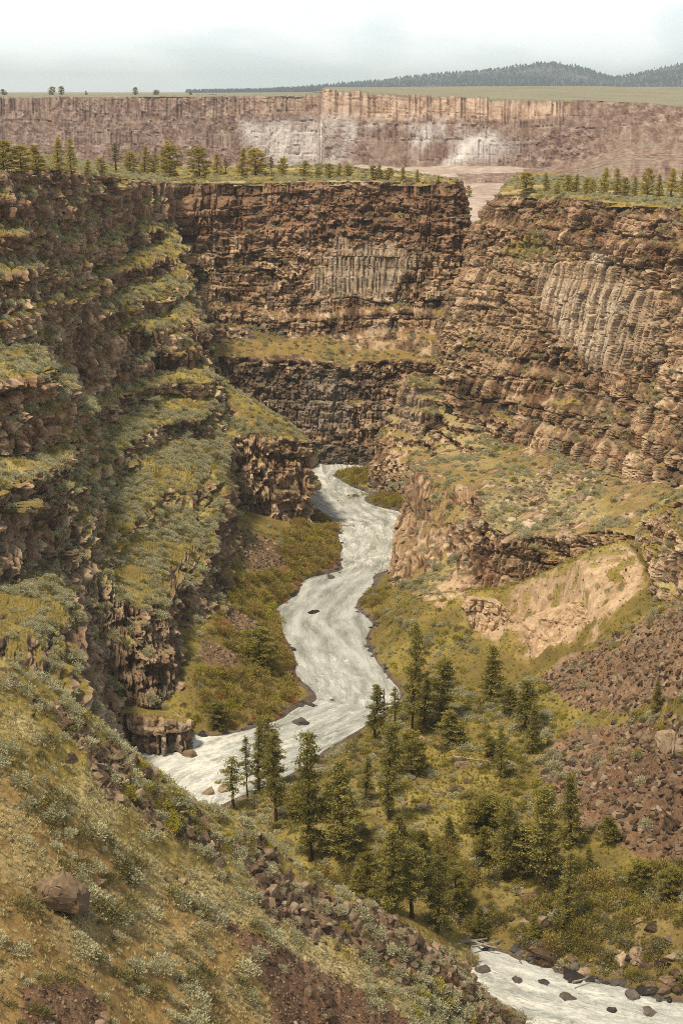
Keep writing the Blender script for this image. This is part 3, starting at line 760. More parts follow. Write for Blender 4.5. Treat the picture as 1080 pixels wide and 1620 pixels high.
# ---- mesa tops on both sides
rimL = [(-110,272,326),(0,272,340),(60,268,362),(130,274,402),(200,283,452),(240,288,470),(262,290,482),(300,290,497),(400,290,497),(500,288,499),(600,288,497),(680,288,493),(731,287,493),(706,289,545)]
rimR = [(800,303,470),(790,308,444),(850,308,432),(920,316,416),(1000,325,400),(1080,330,388),(1190,335,374)]
for nm, rim, sd in (('left_mesa', rimL, 31), ('right_mesa', rimR, 33)):
    cols_ = []
    for k, r in enumerate(rim):
        p = U(*r); dirx = np.array([p[0] * .25 / 60 if p[0] < 0 else -p[0] * .012, 1.0, 0]) if nm == 'left_mesa' else np.array([.15, 1., 0])
        end = (nm == 'left_mesa' and k == len(rim) - 1) or (nm == 'right_mesa' and k == 0)
        f_ = .55 if end else 1.
        lip = p + np.array([0, -.1, -.9])
        cols_.append([(*(p + dirx * 150 * f_ + np.array([0, 0, -45])), 0), (*(p + dirx * 105 * f_ + np.array([0, 0, .3])), 0), (*(p + dirx * 35 * f_ + np.array([0, 0, .5])), 0),
                      (*(p + dirx * 2.5 + np.array([0, 0, .35])), 0), (*lip, 0)])
    P = loft(cols_, .7, wig=.03, wigscale=12, seed=sd)
    h = fbm(P * .09, 4, sd) * .8 + fbm(P * .6, 3, sd + 1) * .3
    P[..., 2] += h; px, py, fw = project(P); nz_ = vnoise(P * .12, 6)
    mead = poly_mask(px, py, [(150,268),(400,264),(520,278),(520,285),(300,281),(150,277)], 3)
    finish(nm, P, False, dict(veg=np.full(h.shape, .95), straw=np.clip(sstep(-.2, .5, nz_) * .6 - mead, 0, 1), soil=np.clip(.3 - mead, 0, 1)))
log('mesas')

# ---- far cliff, its scree, the upper plateau out to the horizon
FC = []
for x, top, rim, cb, base, foot, D in ((-160,150,153,185,262,300,1420),(0,150,153,186,262,300,1420),(150,150,152.5,184,262,300,1410),(300,150,153,184,262,300,1400),(430,147.5,152,184,264,300,1390),
        (503,146,151,185,268,300,1380),(514,139,144,186,266,300,1180),(600,138.5,147,186,266,300,1165),(720,137.5,153,184,268,302,1150),(850,137,157,182,266,302,1140),(930,137,159,184,250,302,1135),(1000,138,162,188,232,302,1130),(1080,138,165,190,226,302,1125),(1250,139,166,190,222,302,1120)):
    FC.append([(x, top - .4, D + 900), (x, top, D + 330), (x, rim, D), (x, cb, D - 10), (x, base, D - 28), (x, (base + foot) / 2, D - 150), (x, foot + 14, D - 230)])
P = loft(FC, 1.25, wig=.045, wigscale=60, seed=37)
Pb = P.copy()
P, cl, N = rugged(P, .36, 1.8, 131, soft=.6, colu=.22, ledge=.35)
px, py, fw = project(P); nz_ = vnoise(P * .03, 6); dn = fbm(P * .008, 4, 87)
r_, t_, e_ = bricks(BLOCK['s'] + nz_ * 1.5, P[..., 2] + nz_ * 3, 7., 60., 97)
bandc = poly_mask(px + nz_ * 10, py + nz_ * 6, [(514,143),(720,154),(900,160),(900,180),(760,190),(514,188)], 4)
bandl = poly_mask(px + nz_ * 10, py + nz_ * 5, [(-100,153),(505,150),(505,176),(300,186),(-100,180)], 4)
P = P + N * (((r_ - .5) * 3.2 - sstep(1.5, 0, e_) * 2.2) * np.maximum(bandc, bandl * .7))[..., None]
whitem = np.maximum(poly_mask(px + nz_ * 22, py + nz_ * 12, [(515,190),(720,190),(830,215),(790,262),(560,268),(508,262)], 16) * sstep(-.45, .20, dn * .6 + nz_ * .5 + fbm(P * np.array([.06, .06, .02]), 4, 105) * .9),
                    poly_mask(px + nz_ * 14, py + nz_ * 10, [(380,195),(500,190),(505,262),(430,262),(395,225)], 12) * .8)
tanm = np.maximum(bandc * .85, bandl * sstep(-.3, .4, dn + .3 * nz_) * .55)
vegf = np.maximum(sstep(.80, .93, blur(np.abs(N[..., 2]), 2)) * .9, 0)
slope_r = poly_mask(px + nz_ * 8, py + nz_ * 6, [(790,275),(900,258),(980,238),(1100,222),(1200,222),(1200,320),(780,320)], 6)
pale_scree = poly_mask(px + nz_ * 6, py, [(720,272),(792,272),(792,380),(720,380)], 8)
vegf = np.clip(np.maximum(vegf * (1 - slope_r), slope_r * (.42 + .5 * fbm(P * .02, 4, 107))) - pale_scree, 0, 1)
vegf = vegf * (1 - sstep(215, 250, py) * (1 - slope_r))
finish('far_cliff', P, False, dict(veg=vegf, pale=whitem, tan=np.maximum(tanm, 0), far=np.ones(px.shape)))
log('far', P.shape)
SC = []
for x in (560, 640, 720, 760, 800, 900, 1050, 1250):
    SC.append([(x, 262, 1130), (x, 285, 1000), (x, 318, 850), (x, 352, 735), (x, 420, 640)])
P = loft(SC, 2.2, wig=.02, wigscale=60, seed=38)
P[..., 2] += fbm(P * .02, 5, 88) * 3.0 + fbm(P * np.array([.12, .02, .02]), 3, 89) * 1.2
nz_ = vnoise(P * .03, 6)
finish('far_scree', P, False, dict(veg=sstep(.1, .6, nz_) * .3, tan=np.full(nz_.shape, .75), far=np.ones(nz_.shape), pale=np.full(nz_.shape, .35)))
PL = []
for x in (-900, -160, 150, 430, 505, 518, 720, 1000, 1250, 2000):
    yt = float(np.interp(x, [-160, 300, 430, 503, 514, 720, 1250], [150, 150, 147.5, 146, 139, 137.5, 139]))
    D = float(np.interp(x, [503, 514], [1380, 1180]))
    a = U(x, yt, D + 330); a[2] -= .6
    x0 = a[0]
    PL.append([(x0 * 12, 24000, 118, 0), (x0 * 4, 6000, a[2] + 1.0, 0), (x0 * 1.6, a[1] + 900, a[2] + .4, 0), (*a, 0)])
P = loft(PL, 45, wig=.01, wigscale=900, seed=39, vmin=200)
P[..., 2] += fbm(P * .004, 4, 99) * 1.2 * sstep(0, 300, P[..., 1] - 1500)
finish('plateau_ground', P, False, dict(veg=np.ones(P.shape[:2]), far=np.ones(P.shape[:2])))

# ---- blue hills
HL = []
ridge = [(300,146),(400,144),(470,139.5),(540,133),(600,128),(660,120),(720,114),(780,109),(830,103),(865,99.5),(900,104),(940,114),(970,122),(1000,118.5),(1040,109),(1080,102),(1180,94),(1320,118)]
for x, y in ridge:
    HL.append([(x, 150, 8600), (x, y + 3, 7300), (x, y, 6800), (x, y * .5 + 73, 6100), (x, 150, 5000)])
P = loft(HL, 22, wig=.05, wigscale=900, seed=43)
P[..., 2] += fbm(P * .0022, 5, 101) * 14 * sstep(110, 150, P[..., 2])
hob = finish('blue_hills', P, False, dict(veg=np.ones(P.shape[:2]), far=np.ones(P.shape[:2])))
HILL = TERR[-1]
mh, th, oh = new_mat('hazy_hill_ground')
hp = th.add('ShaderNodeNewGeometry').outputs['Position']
hb = th.add('ShaderNodeBsdfDiffuse', {'Color': th.mix(th.maprange(th.noise(hp, .004, 6, .6), .4, .6), (.035, .058, .078), (.12, .115, .125))})  # blue of the distant air put into the ground colour
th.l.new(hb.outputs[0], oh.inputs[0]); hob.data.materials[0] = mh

# ---- base ground under everything
P = np.stack(np.meshgrid(np.linspace(-26000, 26000, 60), np.linspace(-3000, 26000, 60), indexing='ij') + [np.full((60, 60), -12.)], -1)
finish('bedrock_ground', P, False, dict(veg=np.zeros((60, 60)), far=np.ones((60, 60))))
log('terrain done')

# ---- river
st = .55 / Q
X, Y = np.meshgrid(np.arange(-75, 75, st), np.arange(130, 520, st * 1.2), indexing='ij')
path = np.array([UZ(*q, 0)[:2] for q in ((510,742),(520,775),(545,803),(585,826),(588,860),(578,900),(535,940),(515,980),(530,1030),(560,1080),(570,1115),(500,1150),(400,1190),(310,1225),(275,1245))]
                + [(-30,212),(-18,196),(0,180)] + [UZ(*q, 0)[:2] for q in ((730,1528),(850,1572),(950,1592),(1080,1618),(1250,1650))])
best = np.full(X.shape, 1e9); S = np.zeros(X.shape); O = np.zeros(X.shape); acc = 0.
for k in range(len(path) - 1):
    a, b = path[k], path[k + 1]; L_ = np.hypot(*(b - a)); dx, dy = (b - a) / L_
    t = np.clip((X - a[0]) * dx + (Y - a[1]) * dy, 0, L_)
    d = np.hypot(X - a[0] - t * dx, Y - a[1] - t * dy)
    off = (X - a[0]) * -dy + (Y - a[1]) * dx
    m = d < best
    best = np.where(m, d, best); S = np.where(m, acc + t, S); O = np.where(m, off, O); acc += L_
p = np.stack([S * .35, O, S * 0], -1)
px, py, fw = project(np.stack([X, Y, X * 0], -1))
foam = .55 + .10 * sstep(1490, 1520, py) + .30 * sstep(-.1, .5, fbm(np.stack([S * .03, O * .05, S * 0], -1), 3, 61)) - .25 * sstep(1060, 1000, py) * sstep(880, 930, py)
foam += .30 * sstep(1120, 1150, py) * sstep(420, 330, px)
amp = .10 + .28 * sstep(1480, 1520, py)
Z = (fbm(p * .5, 4, 62) * .9 + fbm(p * 1.6, 3, 63) * .4) * amp
P = np.stack([X, Y, Z], -1)
me = mesh_from_arrays('river', P.reshape(-1, 3), grid_faces(*P.shape[:2]), True)
color_attr(me, 'flow', np.stack([foam, S, O, np.ones_like(S)], -1))
river = tag(link('river', me, water_material()), kind='structure')
log('river', P.shape)
# ------------------------------------------------------------------ what grows and lies on the ground
bpy.context.view_layer.update()
DG = bpy.context.evaluated_depsgraph_get()
CAMV = Vector(CAM)

def hit(px, py):
    d = Vector(ray(px, py)).normalized()
    ok, loc, nor, _, ob, _ = scene.ray_cast(DG, CAMV, d)
    return (np.array(loc), ob.name) if ok else (None, None)

def seen(P, tol=1.2):
    v = Vector(P) - CAMV; L_ = v.length
    ok, loc, *_ = scene.ray_cast(DG, CAMV, v / L_)
    return (not ok) or (loc - CAMV).length > L_ - tol

def tone_attr(me, tone):
    a = me.attributes.new('tone', 'FLOAT', 'POINT'); a.data.foreach_set('value', np.ascontiguousarray(tone, np.float32))

def unit(v): return v / (np.linalg.norm(v, axis=-1, keepdims=True) + 1e-9)

def leaf_quads(C, A, l, w, rng):
    """diamond leaves at C pointing along A"""
    n = len(C); B = unit(np.cross(A, rng.normal(size=(n, 3))))
    l = np.broadcast_to(np.asarray(l, float), (n,))[:, None]; w = np.broadcast_to(np.asarray(w, float), (n,))[:, None]
    V = np.stack([C - A * l * .5, C + B * w * .5 + A * l * .05, C + A * l * .5, C - B * w * .5 + A * l * .05], 1).reshape(-1, 3)
    return V, np.arange(n * 4).reshape(n, 4)

def bush_mesh(name, seed, tufts, per, leaf, height=.75, up=.35, mat=None, spread=.075, hollow=.45):
    rng = np.random.default_rng(seed)
    d = unit(rng.normal(size=(tufts, 3))); d[:, 2] = np.abs(d[:, 2]) * .95 - .06
    lump = 1 + .28 * vnoise(d * 2.2 + seed * 5.1, seed)
    r = (hollow + (1 - hollow) * rng.random(tufts) ** .5) * .5 * lump
    c = d * r[:, None] * np.array([1, 1, height * 2 * .62]); c[:, 2] += .06
    C = np.repeat(c, per, 0) + rng.normal(size=(tufts * per, 3)) * spread * np.array([1, 1, .8])
    A = unit(np.repeat(d, per, 0) + np.array([0, 0, up]) + rng.normal(size=(tufts * per, 3)) * .45)
    l = leaf[0] * (.6 + .8 * rng.random(len(C)))
    V, Fc = leaf_quads(C, A, l, l * leaf[1], rng)
    me = mesh_from_arrays(name, V, Fc, False)
    tone = np.clip(.30 * np.repeat(rng.random(tufts), per) + .35 * rng.random(len(C)) + .35 * rng.random(), 0, 1)
    tone_attr(me, np.repeat(tone, 4)); me.materials.append(mat)
    return me

def rock_mesh(name, seed, mat, detail=0, box=(1, .8, .62)):
    import bmesh
    rng = random.Random(seed)
    bm = bmesh.new()
    for _ in range(15 if not detail else 22):
        v = Vector((rng.gauss(0, 1), rng.gauss(0, 1), rng.gauss(0, 1))).normalized() * rng.uniform(.8, 1.05)
        v = Vector([max(-.78, min(.78, q)) for q in v])
        bm.verts.new((v.x * .6 * box[0], v.y * .6 * box[1], v.z * .6 * box[2]))
    r = bmesh.ops.convex_hull(bm, input=bm.verts[:])
    bmesh.ops.delete(bm, geom=[g for g in r['geom_interior'] if isinstance(g, bmesh.types.BMVert)], context='VERTS')
    if detail:
        bmesh.ops.bevel(bm, geom=bm.edges[:], offset=.035, segments=1, affect='EDGES')
        bmesh.ops.triangulate(bm, faces=bm.faces[:])
        bmesh.ops.subdivide_edges(bm, edges=bm.edges[:], cuts=detail, use_grid_fill=True)
        bm.verts.ensure_lookup_table()
        V = np.array([v.co[:] for v in bm.verts])
        e, q, tl = cells(V * 4.2 + seed * 3.3, seed, True)
        dsp = fbm(V * 3 + seed, 3, seed) * .05 + (q - .5) * .05 + tl * .08 - sstep(.1, 0, e) * .02
        Vn = unit(V / np.array(box))
        for v, a, nn in zip(bm.verts, dsp, Vn): v.co += Vector(nn * a)
    me = bpy.data.meshes.new(name); bm.to_mesh(me); bm.free(); me.materials.append(mat)
    return me

# ---- prototypes (meshes only; the first individuals carry them)
PROTO = {
 'sage_bush': [bush_mesh('sage_bush', 100 + k, 62, 9, (.115, .40), .74 + .06 * (k % 3), .35, M_SAGE) for k in range(4)],
 'olive_sage_bush': [bush_mesh('olive_sage_bush', 120 + k, 56, 9, (.115, .38), .72 + .08 * k, .4, M_OLIVE) for k in range(3)],
 'yellow_bush': [bush_mesh('yellow_bush', 140 + k, 56, 9, (.11, .40), .66 + .1 * k, .5, M_BRIGHT) for k in range(2)],
 'willow_bush': [bush_mesh('willow_bush', 160 + k, 70, 10, (.13, .30), .95, .9, M_WILLOW, .085, .3) for k in range(3)],
 'rust_willow_bush': [bush_mesh('rust_willow_bush', 180 + k, 60, 9, (.15, .22), .85, 1.1, M_RUST, .085, .3) for k in range(2)],
 'dark_bush': [bush_mesh('dark_bush', 200 + k, 64, 10, (.11, .42), .85, .4, M_JUNI, .085, .3) for k in range(2)],
 'talus_rock': [rock_mesh('talus_rock', 300 + k, M_ROCK, 0, ((1, .8, .62), (1, .7, .5), (1, .9, .75), (1, .6, .6), (1.1, .8, .42))[k]) for k in range(5)],
 'red_talus_rock': [rock_mesh('red_talus_rock', 320 + k, M_RED, 0, ((1, .8, .62), (1, .7, .5), (1, .9, .75), (1, .75, .45))[k]) for k in range(4)],
 'pale_boulder': [rock_mesh('pale_boulder', 340 + k, M_PALEROCK, 1, ((1, .8, .6), (1, .7, .5))[k]) for k in range(2)],
 'brown_boulder': [rock_mesh('brown_boulder', 360 + k, M_ROCK, 2, ((1, .8, .7), (1, .75, .55), (1.1, .8, .65))[k]) for k in range(3)],
 'river_rock': [rock_mesh('river_rock', 380 + k, M_WET, 1, ((1, .8, .55), (1, .7, .45), (1, .85, .65))[k]) for k in range(3)],
}
ITEMS = {k: [] for k in PROTO}     # kind -> list of (pos, scale3, rot3, proto index)

def put(kind, pos, size, rng=RNG, tilt=0., sink=.08, stretch=.15, zrot=None):
    sc = size * (1 + rng.uniform(-stretch, stretch, 3))
    rot = np.array([rng.normal() * tilt, rng.normal() * tilt, rng.uniform(0, 6.283) if zrot is None else zrot])
    p = np.array(pos, float); p[2] -= sink * size
    ITEMS[kind].append((p, sc, rot, int(rng.integers(len(PROTO[kind])))))

def terr(name): return next(q for q in TERR if q['name'] == name)

def scatter(name, dens, kinds, size, mask=None, tilt=0., sink=.08, cap=None, margin=150):
    """Poisson points on a sheet; dens = items per square metre on the grid"""
    T = terr(name); P = T['P']
    a = P[1:, :-1] - P[:-1, :-1]; b = P[:-1, 1:] - P[:-1, :-1]
    area = np.linalg.norm(np.cross(a, b), axis=-1)
    d = np.broadcast_to(dens, T['px'].shape)[:-1, :-1]
    px, py = T['px'][:-1, :-1], T['py'][:-1, :-1]
    ok = (px > -margin) & (px < 1080 + margin) & (py > -40) & (py < 1620 + margin)
    lam = area * np.clip(d, 0, None) * ok
    n = RNG.poisson(lam)
    iu, iv = np.nonzero(n)
    rep_ = n[iu, iv]; iu = np.repeat(iu, rep_); iv = np.repeat(iv, rep_)
    s, t = RNG.random(len(iu)), RNG.random(len(iu))
    pts = P[iu, iv] + a[iu, iv] * s[:, None] + b[iu, iv] * t[:, None]
    names = list(kinds); pr = np.array([kinds[k] for k in names], float); pr /= pr.sum()
    ch = RNG.choice(len(names), len(pts), p=pr)
    for p, c in zip(pts, ch):
        sz = size[0] + (size[1] - size[0]) * RNG.random() ** size[2]
        put(names[c], p, sz, tilt=tilt, sink=sink)
    return len(pts)

def on_line(px, py): return poly_mask(px, py, SHORE_POLY, 1)

# sagebrush on every bench and ledge
def clump(P, f=.10, seed=5, lo=-.25, hi=.3): return sstep(lo, hi, fbm(P * f, 3, seed))
SG = {'sage_bush': .80, 'olive_sage_bush': .16, 'yellow_bush': .04}
cnt = {}
T = terr('left_canyon_wall')
fade = 1 - .45 * sstep(560, 420, T['py'])
cnt['left'] = scatter('left_canyon_wall', (T['attrs']['veg'] * (.05 + .55 * clump(T['P'], .13, 5, -.15, .25) * 1.35) + .04 * sstep(.3, .55, T['nz'])) * fade, SG, (.7, 2.3, 1.5))
T = terr('right_canyon_bench')
cnt['bench'] = scatter('right_canyon_bench', T['attrs']['veg'] * (.04 + .42 * clump(T['P'], .13, 6, -.05, .3)) + .02 * sstep(.3, .5, T['nz']), SG, (.7, 2.3, 1.5))
T = terr('right_canyon_wall')
cnt['right'] = scatter('right_canyon_wall', T['attrs']['veg'] * (.10 + .50 * clump(T['P'], .12, 7)) + .07 * sstep(.3, .5, T['nz']) * (T['attrs']['pale'] < .3), SG, (.6, 1.9, 1.5))
T = terr('right_canyon_knob')
cnt['knob'] = scatter('right_canyon_knob', T['attrs']['veg'] * .22 + .03, {'sage_bush': .6, 'olive_sage_bush': .4}, (.6, 1.7, 1.3))
T = terr('back_canyon_wall')
cnt['back'] = scatter('back_canyon_wall', T['attrs']['veg'] * (.05 + .25 * clump(T['P'], .12, 8)) + .05 * sstep(.3, .5, T['nz']), SG, (.7, 2.0, 1.5))
for nm in ('left_mesa', 'right_mesa'):
    T = terr(nm)
    cnt[nm] = scatter(nm, (.06 + .34 * clump(T['P'], .06, 9)) * (T['fw'] < 620) * (1 - .8 * poly_mask(T['px'], T['py'], [(150,266),(400,262),(520,276),(520,283),(300,279),(150,275)], 3)), {'sage_bush': .85, 'olive_sage_bush': .15}, (.8, 2.0, 1.4))
T = terr('foreground_slope')
bel = T['py'] - np.interp(T['px'], xr, yr)
fgd = clump(T['P'], .16, 10, -.3, .25)
gr = T['attrs']['red']
st_ = T['attrs']['straw']
lowz = sstep(120, 190, bel)
cnt['fg'] = scatter('foreground_slope', (.16 + .60 * clump(T['P'], .22, 10, 0., .3)) * lowz * (1 - gr) * (bel > -20), {'sage_bush': .55, 'olive_sage_bush': .45}, (.6, 2.9, 1.7))
cnt['fgm'] = scatter('foreground_slope', (.08 + .30 * fgd) * (1 - lowz) * (1 - .7 * st_) * (1 - gr) * (bel > -20), {'sage_bush': .75, 'olive_sage_bush': .25}, (.6, 2.2, 1.5))
cnt['fg2'] = scatter('foreground_slope', .30 * sstep(100, 40, bel + 30 * fgd) * (bel > -25) * clump(T['P'], .15, 12, -.1, .3) * (T['px'] < 640), {'sage_bush': .78, 'yellow_bush': .22}, (.7, 2.3, 1.3))
cnt['fg5'] = scatter('foreground_slope', .30 * poly_mask(T['px'], T['py'], [(-80,1000),(60,1075),(200,1195),(170,1240),(60,1190),(-80,1170)], 14) * clump(T['P'], .15, 14, -.2, .3), {'sage_bush': .9, 'yellow_bush': .1}, (.8, 2.3, 1.3))
mk = poly_mask(T['px'], T['py'], [(560,1500),(640,1500),(720,1570),(800,1640),(640,1640),(560,1570)], 10)
cnt['fg3'] = scatter('foreground_slope', .40 * mk, {'sage_bush': .85, 'yellow_bush': .15}, (1.0, 2.6, 1.0))
mk2 = poly_mask(T['px'], T['py'], [(180,1195),(260,1250),(420,1330),(400,1370),(260,1310),(190,1260)], 8)
cnt['fg4'] = scatter('foreground_slope', .22 * mk2, {'yellow_bush': .8, 'olive_sage_bush': .2}, (1.0, 2.4, 1.0))
T = terr('valley_floor'); V_ = T
px, py = T['px'], T['py']; land = sstep(.25, .7, T['P'][..., 2])
flat = poly_mask(px, py, [(480,1170),(640,1080),(860,1080),(900,1210),(860,1350),(1080,1390),(1180,1400),(1180,1600),(1010,1560),(840,1520),(690,1490),(560,1430),(340,1290),(360,1270)], 8)
mead_ = poly_mask(px, py, [(650,1200),(760,1190),(790,1240),(770,1330),(700,1350),(650,1300)], 16)
cl_ = clump(T['P'], .10, 13, -.15, .3)
cnt['flat'] = scatter('valley_floor', flat * land * (.22 + .45 * cl_) * (1 - .75 * mead_), {'sage_bush': .40, 'olive_sage_bush': .30, 'yellow_bush': .15, 'dark_bush': .15}, (.6, 2.6, 1.8))
cnt['flatd'] = scatter('valley_floor', land * poly_mask(px, py, [(480,1380),(620,1330),(760,1340),(900,1400),(1080,1360),(1180,1380),(1180,1590),(1010,1560),(840,1520),(690,1490),(560,1440)], 12) * (.32 + .55 * cl_), {'dark_bush': .48, 'olive_sage_bush': .30, 'willow_bush': .22}, (.8, 3.4, 1.7))
strip = poly_mask(px, py, [(640,1110),(720,1080),(860,1085),(960,1010),(1100,920),(1180,900),(1180,960),(1040,985),(900,1080),(850,1130),(1000,1130),(1100,1090),(1180,1080),(1180,1140),(1000,1150),(880,1170),(760,1200),(700,1160)], 8)
cnt['strip'] = scatter('valley_floor', land * strip * (.10 + .34 * cl_), {'sage_bush': .72, 'yellow_bush': .16, 'olive_sage_bush': .12}, (.7, 2.2, 1.4))
prom = poly_mask(px, py, [(600,960),(700,930),(750,1000),(850,1060),(860,1090),(700,1080),(640,1070),(600,1030)], 8)
cnt['prom'] = scatter('valley_floor', land * prom * (.10 + .5 * cl_), {'sage_bush': .55, 'olive_sage_bush': .2, 'yellow_bush': .25}, (.7, 2.0, 1.4))
tanp = poly_mask(px, py, tan_p, 6)
cnt['tanr'] = scatter('valley_floor', land * tanp * .5, {'talus_rock': .5, 'pale_boulder': .5}, (.12, .8, 3.5), tilt=.4, sink=.1)
cnt['tan'] = scatter('valley_floor', land * tanp * .022 + .05 * land * poly_mask(px, py, [(700,900),(1010,850),(1080,950),(1000,1000)], 10) * (1 - tanp), SG, (.5, 1.5, 1.5))
# riverside willows
bankL = poly_mask(px, py, [(485,800),(545,835),(550,905),(470,925),(440,960),(470,1040),(520,1110),(440,1140),(300,1170),(290,1130),(330,1040),(340,960),(380,910),(440,900),(450,850)], 6)
scree_l = np.maximum(poly_mask(px, py, [(375,835),(440,855),(450,905),(385,905)], 4), np.maximum(poly_mask(px, py, [(355,955),(410,985),(400,1010),(345,990)], 4), poly_mask(px, py, [(320,1010),(385,1035),(375,1062),(320,1052)], 4)))
zz = T['P'][..., 2]
cnt['willow'] = scatter('valley_floor', bankL * sstep(.35, .8, zz) * .30 * (1 - scree_l), {'willow_bush': .72, 'yellow_bush': .24, 'rust_willow_bush': .04}, (1.3, 3.6, 1.2))
cnt['rust'] = scatter('valley_floor', (bankL > .3) * sstep(.10, .25, zz) * sstep(1.0, .65, zz) * .32, {'rust_willow_bush': .85, 'willow_bush': .15}, (.8, 2.0, 1.2))
cnt['bankslope'] = scatter('valley_floor', .10 * land * (px < 480) * (py > 830) * (1 - bankL) * (1 - scree_l), SG, (.8, 2.0, 1.4))
isl = np.maximum(poly_mask(px, py, [(520,748),(580,738),(590,785),(560,788)], 3), np.maximum(poly_mask(px, py, [(570,780),(620,770),(655,808),(620,812),(575,800)], 3), poly_mask(px, py, [(568,940),(610,930),(608,985),(590,985),(570,965)], 3)))
cnt['isl'] = scatter('valley_floor', isl * sstep(.15, .4, zz) * .40, {'willow_bush': .6, 'yellow_bush': .4}, (1.5, 3.4, 1.0))
# stones
cnt['red'] = scatter('valley_floor', poly_mask(px, py, red_p, 6) * 3.4, {'red_talus_rock': .8, 'talus_rock': .2}, (.25, 2.2, 4.2), tilt=.5, sink=.12)
cnt['redb'] = scatter('valley_floor', (poly_mask(px, py, red_p, 6) + poly_mask(px, py, up_p, 6)) * .055 * clump(T['P'], .12, 15, -.1, .3), {'sage_bush': .7, 'yellow_bush': .3}, (.7, 2.2, 1.4))
cnt['up'] = scatter('valley_floor', poly_mask(px, py, up_p, 6) * 3.6, {'red_talus_rock': .6, 'talus_rock': .4}, (.22, 1.7, 4.0), tilt=.5, sink=.1)
cnt['scl'] = scatter('valley_floor', scree_l * 2.4, {'talus_rock': 1}, (.3, 1.3, 2.8), tilt=.5, sink=.1)
cnt['med'] = scatter('valley_floor', flat * land * (.10 + .16 * cl_), {'talus_rock': .7, 'red_talus_rock': .3}, (.25, 2.6, 3.0), tilt=.3, sink=.15)
shore = sstep(-.5, -.1, zz) * sstep(.9, .4, zz)
cr = poly_mask(px, py, [(680,1490),(800,1490),(1180,1570),(1180,1625),(1000,1600),(850,1560),(690,1515)], 8)
cnt['shore'] = scatter('valley_floor', shore * (.10 + 1.0 * cr + .35 * poly_mask(px, py, [(555,925),(610,930),(640,1070),(600,1060),(585,985),(555,965)], 6)), {'river_rock': 1}, (.4, 2.4, 2.0), tilt=.25, sink=.12)
cnt['crk'] = scatter('valley_floor', land * poly_mask(px, py, [(700,1440),(1180,1470),(1180,1590),(1000,1560),(840,1520),(700,1490)], 10) * .35, {'brown_boulder': .45, 'talus_rock': .4, 'river_rock': .15}, (.4, 2.8, 2.4), tilt=.2, sink=.15)
T = terr('foreground_slope'); bel = T['py'] - np.interp(T['px'], xr, yr)
rb_ = np.clip(1 - T['attrs']['veg'] - T['attrs']['red'], 0, 1)
cnt['fgr'] = scatter('foreground_slope', rb_ * 2.6 * (bel > -40), {'talus_rock': .7, 'red_talus_rock': .3}, (.22, 2.4, 3.2), tilt=.45, sink=.12)
cnt['fgg'] = scatter('foreground_slope', T['attrs']['red'] * 8 * (bel > -20), {'red_talus_rock': .75, 'talus_rock': .25}, (.14, .55, 2.2), tilt=.6, sink=.05)
cnt['fgs'] = scatter('foreground_slope', .30 * (bel > -20) * sstep(-.2, .4, fbm(T['P'] * .2, 3, 112)), {'talus_rock': 1}, (.15, 1.4, 3.2), tilt=.4, sink=.12)
T = terr('right_canyon_bench')
cnt['bb'] = scatter('right_canyon_bench', .12 * (T['nz'] > .5) + .55 * poly_mask(T['px'], T['py'], [(790,770),(930,700),(960,760),(930,800),(900,850),(820,850),(780,810)], 12), {'pale_boulder': .55, 'talus_rock': .45}, (.35, 2.4, 2.6), tilt=.3, sink=.12)
T = terr('left_canyon_wall')
cnt['lr'] = scatter('left_canyon_wall', .05 * sstep(.3, .6, T['nz']), {'talus_rock': 1}, (.5, 2.0, 2.2), tilt=.4, sink=.12)
T = terr('back_canyon_wall')
cnt['br'] = scatter('back_canyon_wall', .04 * sstep(.4, .7, T['nz']) + .4 * poly_mask(T['px'], T['py'], [(585,470),(640,472),(640,482),(590,480)], 4), {'talus_rock': .6, 'pale_boulder': .4}, (.6, 1.8, 2.0), tilt=.4, sink=.12)
log('scatter', cnt)

